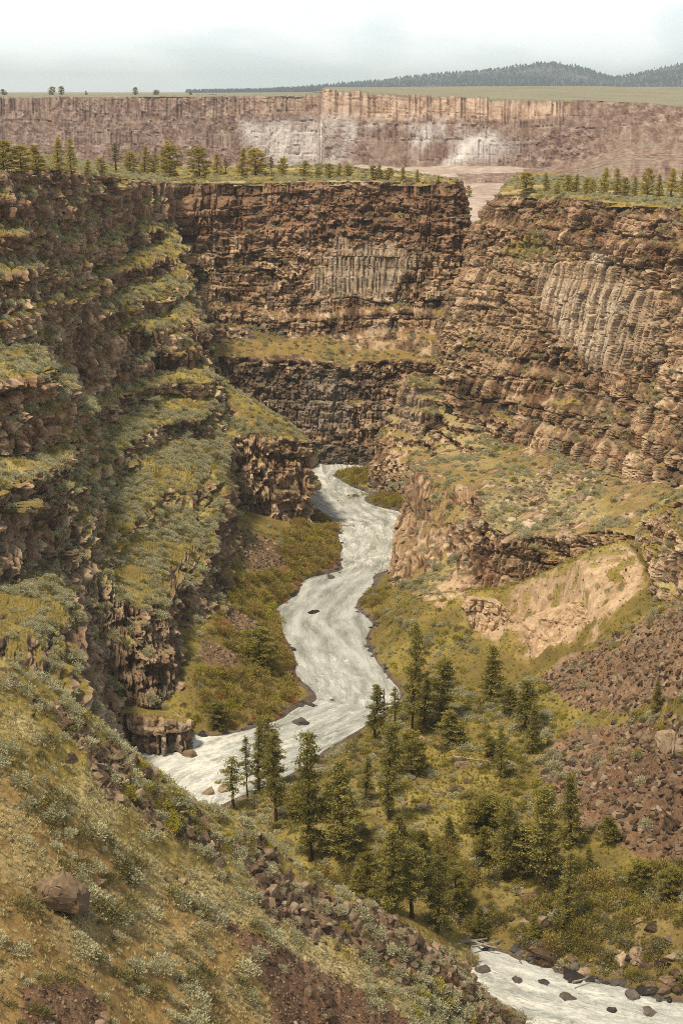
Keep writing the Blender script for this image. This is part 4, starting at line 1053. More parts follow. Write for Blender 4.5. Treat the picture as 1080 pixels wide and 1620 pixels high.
# ---- stones the photo singles out: px, py of the foot, width in px, kind
for px_, py_, w_, kd in ((497,970,24,'river_rock'),(474,1142,36,'river_rock'),(494,1116,27,'river_rock'),(525,1109,12,'river_rock'),(434,959,11,'river_rock'),(434,944,14,'river_rock'),(523,914,18,'river_rock'),
        (320,1162,26,'river_rock'),(763,1536,28,'river_rock'),(818,1553,20,'river_rock'),(898,1580,32,'river_rock'),(967,1600,20,'river_rock'),(1028,1604,30,'river_rock'),(860,1556,20,'river_rock'),(905,1549,46,'river_rock'),
        (955,1552,26,'river_rock'),(1000,1576,30,'river_rock'),(1060,1550,36,'brown_boulder'),(740,1566,42,'brown_boulder'),(985,1518,44,'pale_boulder'),(1014,1508,46,'pale_boulder'),(860,1514,52,'brown_boulder'),(925,1538,24,'brown_boulder'),
        (875,1470,40,'brown_boulder'),(845,1425,44,'brown_boulder'),(733,1213,30,'brown_boulder'),(720,1250,34,'brown_boulder'),(745,1235,24,'talus_rock'),(668,1276,24,'brown_boulder'),(600,1350,26,'brown_boulder'),
        (1060,1175,60,'brown_boulder'),(1025,1172,34,'brown_boulder'),(1078,1180,50,'brown_boulder'),(1065,1300,40,'brown_boulder'),(1045,1392,34,'brown_boulder'),
        (835,833,37,'pale_boulder'),(806,822,30,'pale_boulder'),(852,820,27,'pale_boulder'),(818,838,25,'pale_boulder'),(895,845,30,'pale_boulder'),(914,790,42,'pale_boulder'),(870,820,22,'pale_boulder'),(843,806,25,'pale_boulder'),(760,1300,20,'talus_rock'),
        (345,1365,40,'talus_rock'),(300,1195,30,'talus_rock'),(355,1250,28,'talus_rock'),(108,1200,30,'talus_rock'),(155,1395,30,'talus_rock'),(330,1255,26,'talus_rock'),(12,1330,22,'talus_rock')):
    p, ob = hit(px_, py_)
    if p is None: continue
    d_ = np.linalg.norm(p - CAM)
    put(kd, p + np.array([0, .3, 0]), w_ / F * d_, tilt=.12, sink=.12, stretch=.08)

# ---- straw bunchgrass and short green grass: one mass
def grass_mesh(name, sheet, dens, h, mat, seed):
    T = terr(sheet); rng = np.random.default_rng(seed); P = T['P']
    a = P[1:, :-1] - P[:-1, :-1]; b = P[:-1, 1:] - P[:-1, :-1]
    n = rng.poisson(np.linalg.norm(np.cross(a, b), axis=-1) * dens[:-1, :-1] * (T['px'][:-1, :-1] > -60) * (T['px'][:-1, :-1] < 1140) * (T['py'][:-1, :-1] < 1690))
    iu, iv = np.nonzero(n); iu = np.repeat(iu, n[iu, iv]); iv = np.repeat(iv, n[np.nonzero(n)])
    c = P[iu, iv] + a[iu, iv] * rng.random((len(iu), 1)) + b[iu, iv] * rng.random((len(iu), 1))
    per = 9
    C = np.repeat(c, per, 0); hh = np.repeat(h * (.5 + rng.random(len(c))), per)
    A = unit(rng.normal(size=(len(C), 3)) * np.array([.55, .55, .2]) + np.array([.15, 0, 1]))
    V, Fc = leaf_quads(C + A * hh[:, None] * .5, A, hh, hh * .16, rng)
    me = mesh_from_arrays(name, V, Fc, False); tone_attr(me, np.repeat(np.clip(np.repeat(rng.random(len(c)), per) * .6 + rng.random(len(C)) * .4, 0, 1), 4))
    log(name, len(c)); return link(name, me, mat)
T = terr('foreground_slope'); bel = T['py'] - np.interp(T['px'], xr, yr)
o = grass_mesh('straw_grass', 'foreground_slope', T['attrs']['straw'] * 11 * T['attrs']['veg'] + 2.8 * T['attrs']['veg'] * (bel > -10) * (.25 + .75 * sstep(-.2, .3, fbm(T['P'] * .3, 3, 115))), .36, M_STRAW, 500)
tag(o, 'pale straw bunchgrass carpeting the golden slope below the camera', 'grass', kind='stuff')
T = terr('valley_floor')
M_GRASS = leaf_material('meadow_grass', (.16, .145, .02), (.44, .385, .07))
o = grass_mesh('meadow_grass', 'valley_floor', T['attrs']['veg'] * (1.1 + 2.2 * meadow) * (T['P'][..., 2] > .5) * (T['fw'] < 345), .38, M_GRASS, 501)
tag(o, 'yellow green grass growing among the pines on the valley floor', 'grass', kind='stuff')

# ---- trees
def tree_mesh(seed, ratio, bare, nb, cl, per, shape='cone', leaf=.030, droop=.15, lean=0.):
    rng = np.random.default_rng(seed)
    # trunk
    k = 9; zs = np.linspace(-.03, .97, k); rad = .017 * (1 - zs.clip(0)) ** .8 + .0025; rad[0] *= 1.35
    cx = np.cumsum(rng.normal(size=k) * .006) + lean * zs.clip(0) ** 2; cy = np.cumsum(rng.normal(size=k) * .006)
    m = 7; V = []; Fc = []
    def tube(cs, rs, m=6):
        b0 = len(V)
        for c, r in zip(cs, rs):
            for j in range(m): V.append((c[0] + r * math.cos(6.283 * j / m), c[1] + r * math.sin(6.283 * j / m), c[2]))
        for i in range(len(cs) - 1):
            for j in range(m):
                Fc.append((b0 + i * m + j, b0 + i * m + (j + 1) % m, b0 + (i + 1) * m + (j + 1) % m, b0 + (i + 1) * m + j))
    tube(list(zip(cx, cy, zs)), rad, 7)
    C = []; A = []; tn = []
    for b in range(nb):
        t = (b + rng.random()) / nb; z = bare + (1 - bare) * t
        z = min(z, .985)
        if shape == 'cone': env = (1 - t) ** .85 * min(1, (t + .22) * 3.2) + .04
        elif shape == 'round': env = math.sqrt(max(0, 1 - (2 * t - .85) ** 2 / 1.35)) * .95 + .05
        else: env = (1 - t ** 2.2) * min(1, (t + .25) * 2.2) * (.62 + .38 * math.sin(b * 1.9 + seed)) + .06
        L_ = ratio * .5 * env * rng.uniform(.55, 1.12)
        az = b * 2.399 + rng.normal() * .5
        ox, oy = np.interp(z, zs, cx), np.interp(z, zs, cy)
        d = np.array([math.cos(az), math.sin(az), rng.normal() * .18 - droop + .35 * t])
        tip = np.array([ox, oy, z]) + d * L_
        if L_ > .04: tube([(ox, oy, z), tuple(tip * .5 + np.array([ox, oy, z]) * .5 + np.array([0, 0, -.004])), tuple(tip)], (.0045, .003, .001), 4)
        n = max(2, int(cl * (.35 + env)))
        for q in range(n):
            f = .25 + .75 * rng.random() ** .7
            c = np.array([ox, oy, z]) + d * L_ * f + rng.normal(size=3) * np.array([.02, .02, .011]) * (.6 + ratio)
            tq = rng.random()
            for _ in range(per):
                C.append(c + rng.normal(size=3) * np.array([.017, .017, .007])); A.append(d * .6 + rng.normal(size=3) * .6 + np.array([0, 0, .35])); tn.append(tq * .65 + rng.random() * .35)
    C = np.array(C); A = unit(np.array(A)); l = leaf * (.6 + .8 * rng.random(len(C)))
    LV, LF = leaf_quads(C, A, l, l * .5, rng)
    tm = mesh_from_arrays('trunk', np.array(V), np.array(Fc), True); tm.materials.append(M_BARK)
    cm = mesh_from_arrays('crown', LV, LF, False); tone_attr(cm, np.repeat(np.array(tn), 4))
    return tm, cm
TREES = {   # crown mesh is drawn at ratio .4 and stretched to each tree's own width
 'ponderosa': [tree_mesh(600 + k, .40, (.22, .30, .16)[k], 60, 9, 18, 'irregular', .0195, .05, .02 * (k - 1)) for k in range(3)],
 'fir': [tree_mesh(620 + k, .40, .06, 68, 9, 18, 'cone', .019, .16) for k in range(3)],
 'juniper': [tree_mesh(640 + k, .55, .04, 60, 12, 18, 'round' if k else 'cone', .024, -.25) for k in range(3)],
 'spare': [tree_mesh(660, .40, .35, 44, 7, 11, 'irregular', .024, .05)],
}
RAT = {'ponderosa': .40, 'fir': .40, 'juniper': .55, 'spare': .40}
tree_no = 0
def add_tree(kind, p, h, w, label, group=None, name=None, mat=None):
    global tree_no
    tm, cm = TREES[kind][tree_no % len(TREES[kind])]; tree_no += 1
    mat = mat or {'ponderosa': M_PINE, 'fir': M_PINE, 'juniper': M_JUNI, 'spare': M_PINE}[kind]
    r = bpy.data.objects.new(name or {'ponderosa': 'pine_tree', 'fir': 'pine_tree', 'juniper': 'juniper_tree', 'spare': 'pine_tree'}[kind], None)
    col.objects.link(r); r.location = p; r.rotation_euler = (0, 0, random.uniform(0, 6.28))
    s = w / h / RAT[kind]; r.scale = (h * s, h * s, h)
    tr = link('trunk', tm, None, r); cr_ = link('crown', cm, None, r)
    for ob_, m_ in ((cr_, mat),):
        if not cm.materials: cm.materials.append(m_)
        ob_.material_slots[0].link = 'OBJECT'; ob_.material_slots[0].material = m_
    tag(r, label, 'tree', group)
    return r

def tree_at(px_, base, top, wpx, kind, label, **k):
    p, ob = hit(px_, base)
    if p is None: return None
    d_ = np.array(p) - CAM; L_ = np.linalg.norm(d_)
    el = math.atan2(-d_[2], np.hypot(d_[0], d_[1]))
    # height: the ray through the top pixel at the tree's own distance
    D = p[1]; ztop = U(px_, top, D)[2]
    h = max(1.0, ztop - p[2])
    fwd = D * CP + (HC - p[2]) * SP
    return add_tree(kind, (p[0], p[1], p[2] - .02 * h), h * 1.02, wpx * (1.06 if kind != 'juniper' else 1.05) / F * fwd, label, **k)

VT = [  # px, base, top, width, kind, label
 (368,1280,1196,52,'spare','gnarled spreading pine at the brink of the river, first of the near grove'),
 (392,1262,1165,30,'spare','slim thin-crowned pine just behind the gnarled spreading one by the water'),
 (425,1246,1130,58,'ponderosa','bushy pine of the near grove whose top stands against the pale rapids'),
 (437,1298,1158,54,'ponderosa','pine with a long bare lower trunk in the near grove by the river'),
 (410,1255,1135,34,'fir','narrow pine half hidden among the bushy pines of the near grove'),
 (491,1362,1160,76,'ponderosa','tallest pine of the near grove, broad skirts and visible trunk foot'),
 (542,1350,1207,80,'fir','dense dark conical pine standing beside the tallest pine of the near grove'),
 (580,1264,1194,34,'fir','small pale pine behind the dense dark conical one'),
 (615,1297,1142,62,'ponderosa','pine on a tall bare trunk standing alone on the meadow edge'),
 (592,1169,1084,46,'ponderosa','flat topped pine on the point of the river bank'),
 (607,1152,1089,9,'spare','thin dead-topped snag beside the flat topped pine on the bank'),
 (626,1147,1087,32,'spare','slim open pine on the bank next to the thin snag'),
 (651,1167,985,52,'ponderosa','tallest pine on the river point, thin spire crown above the rocks'),
 (648,1226,1158,54,'juniper','round bushy juniper behind the pine on a tall bare trunk'),
 (700,1138,1042,64,'ponderosa','broad full pine just right of the tall spire pine on the river point'),
 (716,1176,1122,62,'juniper','low wide spreading pine on the meadow with short dark trunk'),
 (670,1150,1070,44,'fir','pine tucked between the tall spire and the broad full pine'),
 (778,1110,1022,50,'fir','solitary conical pine below the ochre cliffs'),
 (829,1157,1078,54,'ponderosa','rusty yellow pine uphill of the meadow, below the talus tip'),
 (843,1190,1110,34,'fir','dark narrow cone tree in front of the rusty yellow pine'),
 (806,1132,1088,34,'juniper','small juniper beside the rusty yellow pine'),
 (792,1229,1152,30,'fir','slim young pine at the upper edge of the meadow'),
 (774,1197,1166,28,'juniper','little round juniper uphill of the meadow boulder'),
 (1037,1126,1077,26,'fir','lone little pine on the sagebrush strip between the two talus fields'),
 (712,1332,1294,28,'fir','young cone shaped pine in the middle of the meadow'),
 (770,1315,1262,76,'juniper','wide rounded juniper on the near side of the meadow'),
 (798,1392,1262,54,'ponderosa','dark pine in front of the wide rounded juniper'),
 (862,1402,1248,88,'ponderosa','largest dark pine at the foot of the red talus'),
 (903,1338,1224,54,'fir','dark conical pine against the red talus field'),
 (826,1380,1308,64,'juniper','orange brown juniper between the two dark pines below the talus'),
 (893,1457,1345,46,'fir','dark spire pine on the creek bank slope below the red talus'),
 (930,1377,1336,24,'fir','small dark pine beside the clearing near the talus foot'),
 (757,1482,1432,34,'fir','small dense pine beside the driftwood at the creek'),
 (845,1484,1448,28,'fir','small dark pine between the boulders on the creek bank'),
 (692,1368,1336,26,'fir','small dark sapling at the near end of the meadow'),
 (742,1290,1262,16,'fir','tiny sapling alone on the open meadow grass'),
 (612,1440,1310,66,'fir','dark pine at the near edge of the shaded thicket by the slope'),
 (652,1452,1335,70,'ponderosa','broad dark pine in the middle of the shaded thicket'),
 (690,1470,1352,56,'fir','dark pine of the shaded thicket nearest the creek'),
 (628,1392,1290,50,'ponderosa','dark pine at the back of the shaded thicket'),
 (665,1400,1318,44,'juniper','bushy dark juniper inside the shaded thicket'),
 (580,1420,1350,46,'juniper','low dark juniper beside the rocky spine of the slope'),
 (560,1420,1372,34,'fir','small pine just above the rock spine of the slope'),
 (720,1440,1375,46,'juniper','dark rounded juniper between thicket and clearing'),
 (470,1300,1245,40,'juniper','low juniper behind the tallest pine of the near grove'),
 (515,1290,1240,38,'juniper','low juniper between the tallest and the dense conical pine'),
 (412,1056,996,60,'juniper','round olive tree on the far bank among the willows'),
 (345,1150,1112,40,'juniper','small round tree at the far bank close to the river bend'),
 (760,1365,1310,40,'juniper','low dark juniper beside the dark pine in front of the meadow'),
 (1060,1420,1375,46,'juniper','dark bushy tree at the edge of the picture under the talus boulders'),
 (1010,1400,1362,40,'juniper','low bushy tree downhill of the red talus, by the clearing'),
 (965,1330,1292,44,'juniper','bushy olive tree at the lower tip of the red talus'),
]
for q in VT: tree_at(*q)
ML = [(8,270,224,44,'juniper'),(34,271,230,36,'juniper'),(60,271,229,40,'juniper'),(94,271,216,30,'fir'),(113,272,219,27,'fir'),(138,274,252,16,'juniper'),(160,274,250,20,'juniper'),
      (206,272,240,30,'juniper'),(229,273,231,24,'fir'),(245,273,244,20,'juniper'),(269,281,230,40,'juniper'),(264,274,222,28,'fir'),(316,283,234,40,'juniper'),(343,276,242,24,'fir'),(383,276,234,26,'fir'),(403,276,236,40,'juniper'),
      (447,276,250,20,'juniper'),(480,277,254,26,'juniper'),(503,280,264,13,'juniper'),(520,282,259,18,'juniper'),(535,282,258,16,'juniper'),(550,279,261,18,'juniper'),(590,283,262,17,'juniper'),(601,283,261,18,'juniper'),(616,283,266,20,'juniper'),(637,285,264,16,'fir'),(660,286,268,11,'fir'),(693,288,277,9,'fir')]
GL = ['full olive juniper at the frame edge of the left mesa','juniper second in from the left end of the mesa rim','yellowish juniper third in along the left mesa rim','tall pointed tree of the pair on the left mesa','dark pointed tree completing the pair on the left mesa','little juniper just past the dark pair on the mesa','small yellow juniper before the pale bare tree on the mesa',
      'grey green juniper hugging the pale bare tree on the mesa','pointed juniper next to the pale bare tree cluster','low juniper between pointed juniper and the big rim cluster','biggest round juniper standing at the mesa rim','dark pointed tree rising behind the biggest round juniper','round pale olive juniper on the rim by the meadow','dark cone juniper just past the round pale olive one','dark pointed tree before the broad meadow juniper','broad dark juniper at the middle of the mesa meadow',
      'small dark round juniper after the broad meadow juniper','yellow round juniper alone on the mesa','tiny juniper following the yellow round one','first of the mid mesa junipers with the grassy gap','second of the mid mesa junipers near the grassy gap','juniper closing the mid mesa row','first of the three junipers toward the notch','second of the three junipers toward the notch','third of the three junipers toward the notch','pointed little tree before the mesa end','thin tree near the mesa end','last tiny tree before the notch in the rim']
for q, lb in zip(ML, GL): tree_at(q[0], q[1] + 1, q[2], q[3], q[4], lb, mat=M_MESA)
tree_at(185, 273, 226, 34, 'spare', 'pale leafless tree with white trunk on the left mesa', name='bare_tree', mat=M_PALE)
tree_at(430, 275, 248, 17, 'spare', 'pale leafless tree beside the broad meadow juniper', name='bare_tree', mat=M_PALE)
tree_at(358, 274, 250, 18, 'spare', 'pale leafless tree between two dark cone junipers on the mesa', name='bare_tree', mat=M_PALE)
MR = [(832,305,273,30,'juniper'),(864,305,274,18,'fir'),(881,307,286,12,'juniper'),(897,307,277,20,'juniper'),(910,307,275,18,'fir'),(927,307,282,15,'juniper'),(936,308,284,15,'juniper'),(954,308,265,24,'juniper'),(974,308,266,20,'fir'),(988,309,281,16,'juniper'),(1003,310,279,16,'juniper'),(1024,310,267,24,'juniper'),(1041,310,275,16,'fir'),(1060,312,266,27,'ponderosa'),(1082,310,269,26,'juniper')]
GR = ['round juniper alone nearest the notch on the right mesa','pointed juniper alone on the right mesa, second from the notch','tiny juniper leading the long row on the right mesa','full juniper right behind the tiny leading one','pointed juniper at the first peak of the right mesa row','low juniper in the dip of the right mesa row','second low juniper in the dip of the right mesa row','tall full juniper at the middle of the right mesa row','pointed tree next to the tall full juniper','low juniper after the pointed tree of the right mesa','open gap juniper on the right mesa row','dark tall juniper near the end of the right mesa','pointed juniper between dark juniper and the pine on the mesa','pine with visible trunk at the right mesa rim','juniper cut by the frame edge on the right mesa']
for q, lb in zip(MR, GR): tree_at(*q, lb, mat=M_MESA)
tree_at(741, 312, 294, 12, 'juniper', 'small juniper clinging to the cliff side in the notch', mat=M_MESA)
for q, lb in zip(((7,150.6,142,17,'juniper'),(83,150.6,138.5,13,'juniper'),(98,150.6,138,11,'juniper'),(137,150.6,144,6,'fir'),(215,150.6,139.5,10,'juniper'),(247,150.6,143,12,'juniper'),(302,150.6,146,8,'juniper')),
        ('dark tree on the far skyline at the frame edge','first of two dark trees side by side on the skyline','second of two dark trees side by side on the skyline','tiny pointed tree on the skyline past the pair','lone round topped tree on the middle of the skyline','pale low tree on the skyline past the lone round one','faintest bush on the skyline near the red rim')):
    p = U(q[0], q[1] - .2, 1640.0)
    h = (q[1] - q[2]) / F * 1640; add_tree(q[4], tuple(p), h, q[3] / F * 1640, lb, mat=M_PINE)
log('trees')

# ---- driftwood and the big boulder
def log_mesh(name, L_, r, seed, branches=0):
    rng = np.random.default_rng(seed); V = []; Fc = []
    def tube(cs, rs, m=8):
        b0 = len(V); cs = np.array(cs)
        d = unit(cs[-1] - cs[0]); a = unit(np.cross(d, [.13, .31, 1.0])); b = np.cross(d, a)
        for c, r_ in zip(cs, rs):
            for j in range(m): V.append(tuple(c + r_ * (a * math.cos(6.283 * j / m) + b * math.sin(6.283 * j / m))))
        for i in range(len(cs) - 1):
            for j in range(m): Fc.append((b0 + i * m + j, b0 + i * m + (j + 1) % m, b0 + (i + 1) * m + (j + 1) % m, b0 + (i + 1) * m + j))
        for e in (0, len(cs) - 1):
            c0 = len(V); V.append(tuple(cs[e]))
            for j in range(0, m, 2): Fc.append((c0, b0 + e * m + j, b0 + e * m + (j + 1) % m, b0 + e * m + (j + 2) % m))
    xs = np.linspace(-.5, .5, 8) * L_
    cs = np.stack([xs, np.cumsum(rng.normal(size=8)) * .012 * L_, np.cumsum(rng.normal(size=8)) * .008 * L_], 1)
    tube(cs, r * (1.1 - .7 * np.linspace(0, 1, 8)) * rng.uniform(.85, 1.15, 8))
    for _ in range(branches):
        i = rng.integers(2, 7); d = unit(rng.normal(size=3) + np.array([.8, 0, .5])); l2 = L_ * rng.uniform(.12, .3)
        tube([cs[i], cs[i] + d * l2 * .5, cs[i] + d * l2 + np.array([0, 0, .05])], (r * .4, r * .28, r * .1), 6)
    return mesh_from_arrays(name, np.array(V), np.array(Fc), True)
def add_log(x0, y0, x1, y1, rpx, label, seed, br=2, lift=.25):
    a, _ = hit(x0, y0); b, _ = hit(x1, y1)
    if y0 > 1400: a, b = UZ(x0, y0, .75 + .1 * (seed % 3)), UZ(x1, y1, .65 + .12 * (seed % 4))
    if a is None or b is None: return
    L_ = np.linalg.norm(b - a); d_ = np.linalg.norm(a - CAM)
    o = link('log', log_mesh('log', L_, rpx / F * d_, seed, br), M_WOOD)
    o.location = (a + b) / 2 + np.array([0, 0, lift]); v = Vector(b - a)
    o.rotation_euler = v.to_track_quat('X', 'Z').to_euler(); tag(o, label, 'log')
for k, q in enumerate(((676,1497,772,1489,3.4,'long grey driftwood trunk lying along the creek edge'),(700,1484,740,1478,2.2,'short pale log on the upper side of the driftwood pile'),(738,1488,785,1503,2.0,'bleached branch pointing down to the creek from the pile'),
        (690,1478,724,1500,1.8,'thin driftwood pole leaning across the long grey trunk'),(745,1500,790,1492,1.7,'thin bleached pole at the creek side end of the pile'),(672,1490,702,1480,1.8,'stubby driftwood piece at the slope end of the pile'),
        (536,832,560,833,2.2,'lone drift log on the far bank beside the upper river'),(716,1198,768,1206,1.6,'bleached fallen branch on the meadow by the boulders'),(905,1558,930,1548,1.6,'short weathered log among the creek rocks'))):
    add_log(*q, 700 + k, 3 if k in (0, 2, 7) else 1)
p, _ = hit(88, 1448)
d_ = np.linalg.norm(p - CAM)
bb = link('big_boulder', rock_mesh('big_boulder', 811, M_ROCK, 4, (1, .95, .88)), None)
w_ = 86 / F * d_; bb.scale = (w_, w_ * .95, w_ * 1.02); bb.location = p + np.array([.3, 1.4, .9]); bb.rotation_euler = (.25, .35, .4)
tag(bb, 'biggest brown boulder, alone on the golden slope nearest the camera', 'boulder')
# yellow reed clump in the creek
p, _ = hit(746, 1524)
yb = link('yellow_reed_clump', bush_mesh('yellow_reed_clump', 821, 70, 9, (.30, .12), 1.15, 2.2, M_STRAW, .05, .2)); d_ = np.linalg.norm(p - CAM)
yb.location = p; yb.scale = (24 / F * d_,) * 2 + (30 / F * d_,); tag(yb, 'yellow reed clump growing in the creek beside the driftwood', 'reeds')

# ---- forest on the blue hills: far off, one mass
def hill_forest():
    T = HILL; P = T['P']; rng = np.random.default_rng(900)
    m = (P[..., 2] > 104) & (T['px'] > 300) & (T['px'] < 1250) & (P[..., 1] < 7000)
    iu, iv = np.nonzero(m[:-1, :-1]); k = fbm(P[iu, iv] * .0035, 4, 901)
    pr = .25 + .75 * sstep(-.25, .2, k)
    sel = rng.random(len(iu)) < pr * .9
    c = P[iu[sel], iv[sel]] + rng.normal(size=(sel.sum(), 3)) * np.array([9, 9, 0])
    c = c[np.argsort(rng.random(len(c)))][:26000]
    h = rng.uniform(7, 15, len(c)); w_ = h * rng.uniform(.30, .48, len(c))
    V = []; ang = rng.random(len(c)) * 6.28
    for j in range(4):
        V.append(c + np.stack([np.cos(ang + j * 1.571) * w_, np.sin(ang + j * 1.571) * w_, h * .12], 1))
    V.append(c + np.stack([h * 0, h * 0, h], 1)); V = np.stack(V, 1).reshape(-1, 3)
    b = np.arange(len(c)) * 5
    Fc = np.concatenate([np.stack([b + j, b + (j + 1) % 4, b + 4], 1) for j in range(4)])
    me = mesh_from_arrays('hill_forest', V, Fc, False); tone_attr(me, np.repeat(rng.random(len(c)), 5))
    log('hill trees', len(c)); return link('hill_forest', me, leaf_material('hazy_forest_needles', (.010, .024, .044), (.032, .058, .090), 0.))  # needle colour carries painted distance haze, hence the blue
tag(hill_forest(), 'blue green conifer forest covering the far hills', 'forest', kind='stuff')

# ---- individuals for what shows largest, one mass for the rest
LM = [('the big lone boulder', 92, 1420), ('the yellow reed clump in the creek', 746, 1512), ('the driftwood pile', 730, 1488), ('the mid-river boulder', 497, 966), ('the two bank boulders in the bend', 474, 1135),
      ('the tallest near-grove pine', 490, 1260), ('the gnarled riverside pine', 368, 1240), ('the bare-trunked meadow pine', 615, 1220), ('the tall spire pine', 651, 1070), ('the solitary pine under the ochre cliff', 778, 1070),
      ('the ochre cliff', 850, 1010), ('the pale boulder pile on the bench', 830, 820), ('the flat bench boulder', 914, 785), ('the red talus', 980, 1240), ('the upper talus', 990, 1070), ('the pale column face', 930, 510),
      ('the mossy knob', 1060, 860), ('the white cliff nose', 650, 650), ('the notch in the rim', 765, 310), ('the round far-bank tree', 412, 1030), ('the dark spur cliff', 420, 760), ('the spur bench', 350, 590),
      ('the near rock spine', 330, 1300), ('the low spine end at the creek', 740, 1550), ('the gravel chute', 540, 1560), ('the golden slope corner', 40, 1590), ('the slope shoulder', 60, 1150), ('the dark cliff over the bend', 220, 1060),
      ('the grassy cliff ledge', 170, 650), ('the largest talus-foot pine', 862, 1330), ('the lone talus-strip pine', 1037, 1105), ('the shaded thicket', 650, 1400), ('the creek boulders', 900, 1550), ('the pale creekside boulder', 1014, 1500),
      ('the rubble tip of the spine', 640, 1500), ('the straw strip', 400, 1440), ('the edge cliff columns', 40, 760), ('the mesa meadow', 300, 275), ('the right mesa row', 950, 310), ('the upper river', 560, 800)]
ORD = ['closest', 'second closest', 'third closest', 'fourth closest', 'fifth closest', 'sixth closest', 'seventh closest', 'eighth closest', 'ninth closest', 'tenth closest']
def ordinal(k):
    if k < 10: return ORD[k]
    k += 1
    return '%d%s closest' % (k, 'th' if 10 <= k % 100 <= 20 else {1: 'st', 2: 'nd', 3: 'rd'}.get(k % 10, 'th'))
WORDS = {'sage_bush': ('silver grey sagebrush', 'sagebrush', 'silver sagebrush on the slopes'), 'olive_sage_bush': ('olive sagebrush', 'sagebrush', 'olive sagebrush on the slopes'), 'yellow_bush': ('yellow green brush', 'shrub', 'yellow green brush'),
         'willow_bush': ('olive willow', 'shrub', 'willows along the river'), 'rust_willow_bush': ('rust red willow', 'shrub', 'rust red willows at the waterline'), 'dark_bush': ('dark green shrub', 'shrub', 'dark shrubs on the valley floor'),
         'talus_rock': ('brown angular rock', 'rock', 'brown angular rocks'), 'red_talus_rock': ('red brown rock', 'rock', 'red brown talus rocks'), 'pale_boulder': ('pale boulder', 'boulder', 'pale boulders'), 'brown_boulder': ('brown boulder', 'boulder', 'brown boulders'), 'river_rock': ('dark wet rock', 'rock', 'dark rocks in the river')}
MASS = {'sage_bush': ('sagebrush_cover', 'smaller silver sagebrush scattered over all benches and slopes', 'brush'), 'olive_sage_bush': ('olive_brush_cover', 'smaller olive brush scattered over all slopes', 'brush'), 'yellow_bush': ('yellow_brush_cover', 'smaller yellow green brush scattered over the slopes', 'brush'),
        'willow_bush': ('willow_thicket', 'continuous willow thicket along the river banks', 'brush'), 'rust_willow_bush': ('rust_willow_thicket', 'rust red twiggy fringe along the waterline', 'brush'), 'dark_bush': ('dark_brush_cover', 'dark undergrowth on the shaded valley floor', 'brush'),
        'talus_rock': ('brown_rubble', 'small brown stones covering the talus and slopes', 'rubble'), 'red_talus_rock': ('red_rubble', 'small red brown stones of the talus fields', 'rubble'), 'pale_boulder': ('pale_rubble', 'small pale stones on the bench', 'rubble'),
        'brown_boulder': ('boulder_rubble', 'further brown boulders on the creek bank', 'rubble'), 'river_rock': ('river_rubble', 'small dark stones along the waterline', 'rubble')}
LIMIT = {'sage_bush': 300, 'olive_sage_bush': 300, 'talus_rock': 300, 'red_talus_rock': 300, 'river_rock': 300}

def instancer(name, items, protos):
    me = bpy.data.meshes.new(name); n = len(items)
    me.vertices.add(n); me.vertices.foreach_set('co', np.array([i[0] for i in items], np.float32).ravel())
    for nm, dt, k in (('inst_scale', 'FLOAT_VECTOR', 1), ('inst_rot', 'FLOAT_VECTOR', 2)):
        a = me.attributes.new(nm, dt, 'POINT'); a.data.foreach_set('vector', np.array([i[k] for i in items], np.float32).ravel())
    a = me.attributes.new('inst_kind', 'INT', 'POINT'); a.data.foreach_set('value', np.array([i[3] for i in items], np.int32))
    me.update()
    o = link(name, me)
    ng = bpy.data.node_groups.new(name, 'GeometryNodeTree')
    ng.interface.new_socket('Geometry', in_out='INPUT', socket_type='NodeSocketGeometry'); ng.interface.new_socket('Geometry', in_out='OUTPUT', socket_type='NodeSocketGeometry')
    N_ = ng.nodes; Lk = ng.links
    gi = N_.new('NodeGroupInput'); go = N_.new('NodeGroupOutput'); jn = N_.new('GeometryNodeJoinGeometry')
    def attr(nm, dt):
        q = N_.new('GeometryNodeInputNamedAttribute'); q.data_type = dt; q.inputs['Name'].default_value = nm; return q.outputs['Attribute']
    sc_, ro_, ki_ = attr('inst_scale', 'FLOAT_VECTOR'), attr('inst_rot', 'FLOAT_VECTOR'), attr('inst_kind', 'INT')
    e2r = N_.new('FunctionNodeEulerToRotation'); Lk.new(ro_, e2r.inputs[0])
    for k, pob in protos.items():
        cp = N_.new('FunctionNodeCompare'); cp.data_type = 'INT'; cp.operation = 'EQUAL'
        ia = [s_ for s_ in cp.inputs if s_.type == 'INT']; Lk.new(ki_, ia[0]); ia[1].default_value = k
        oi = N_.new('GeometryNodeObjectInfo'); oi.inputs['Object'].default_value = pob; oi.inputs['As Instance'].default_value = True; oi.transform_space = 'ORIGINAL'
        ip = N_.new('GeometryNodeInstanceOnPoints')
        Lk.new(gi.outputs[0], ip.inputs['Points']); Lk.new(cp.outputs[0], ip.inputs['Selection']); Lk.new(oi.outputs['Geometry'], ip.inputs['Instance'])
        Lk.new(e2r.outputs[0], ip.inputs['Rotation']); Lk.new(sc_, ip.inputs['Scale']); Lk.new(ip.outputs[0], jn.inputs[0])
    Lk.new(jn.outputs[0], go.inputs[0])
    md = o.modifiers.new('scatter', 'NODES'); md.node_group = ng
    return o

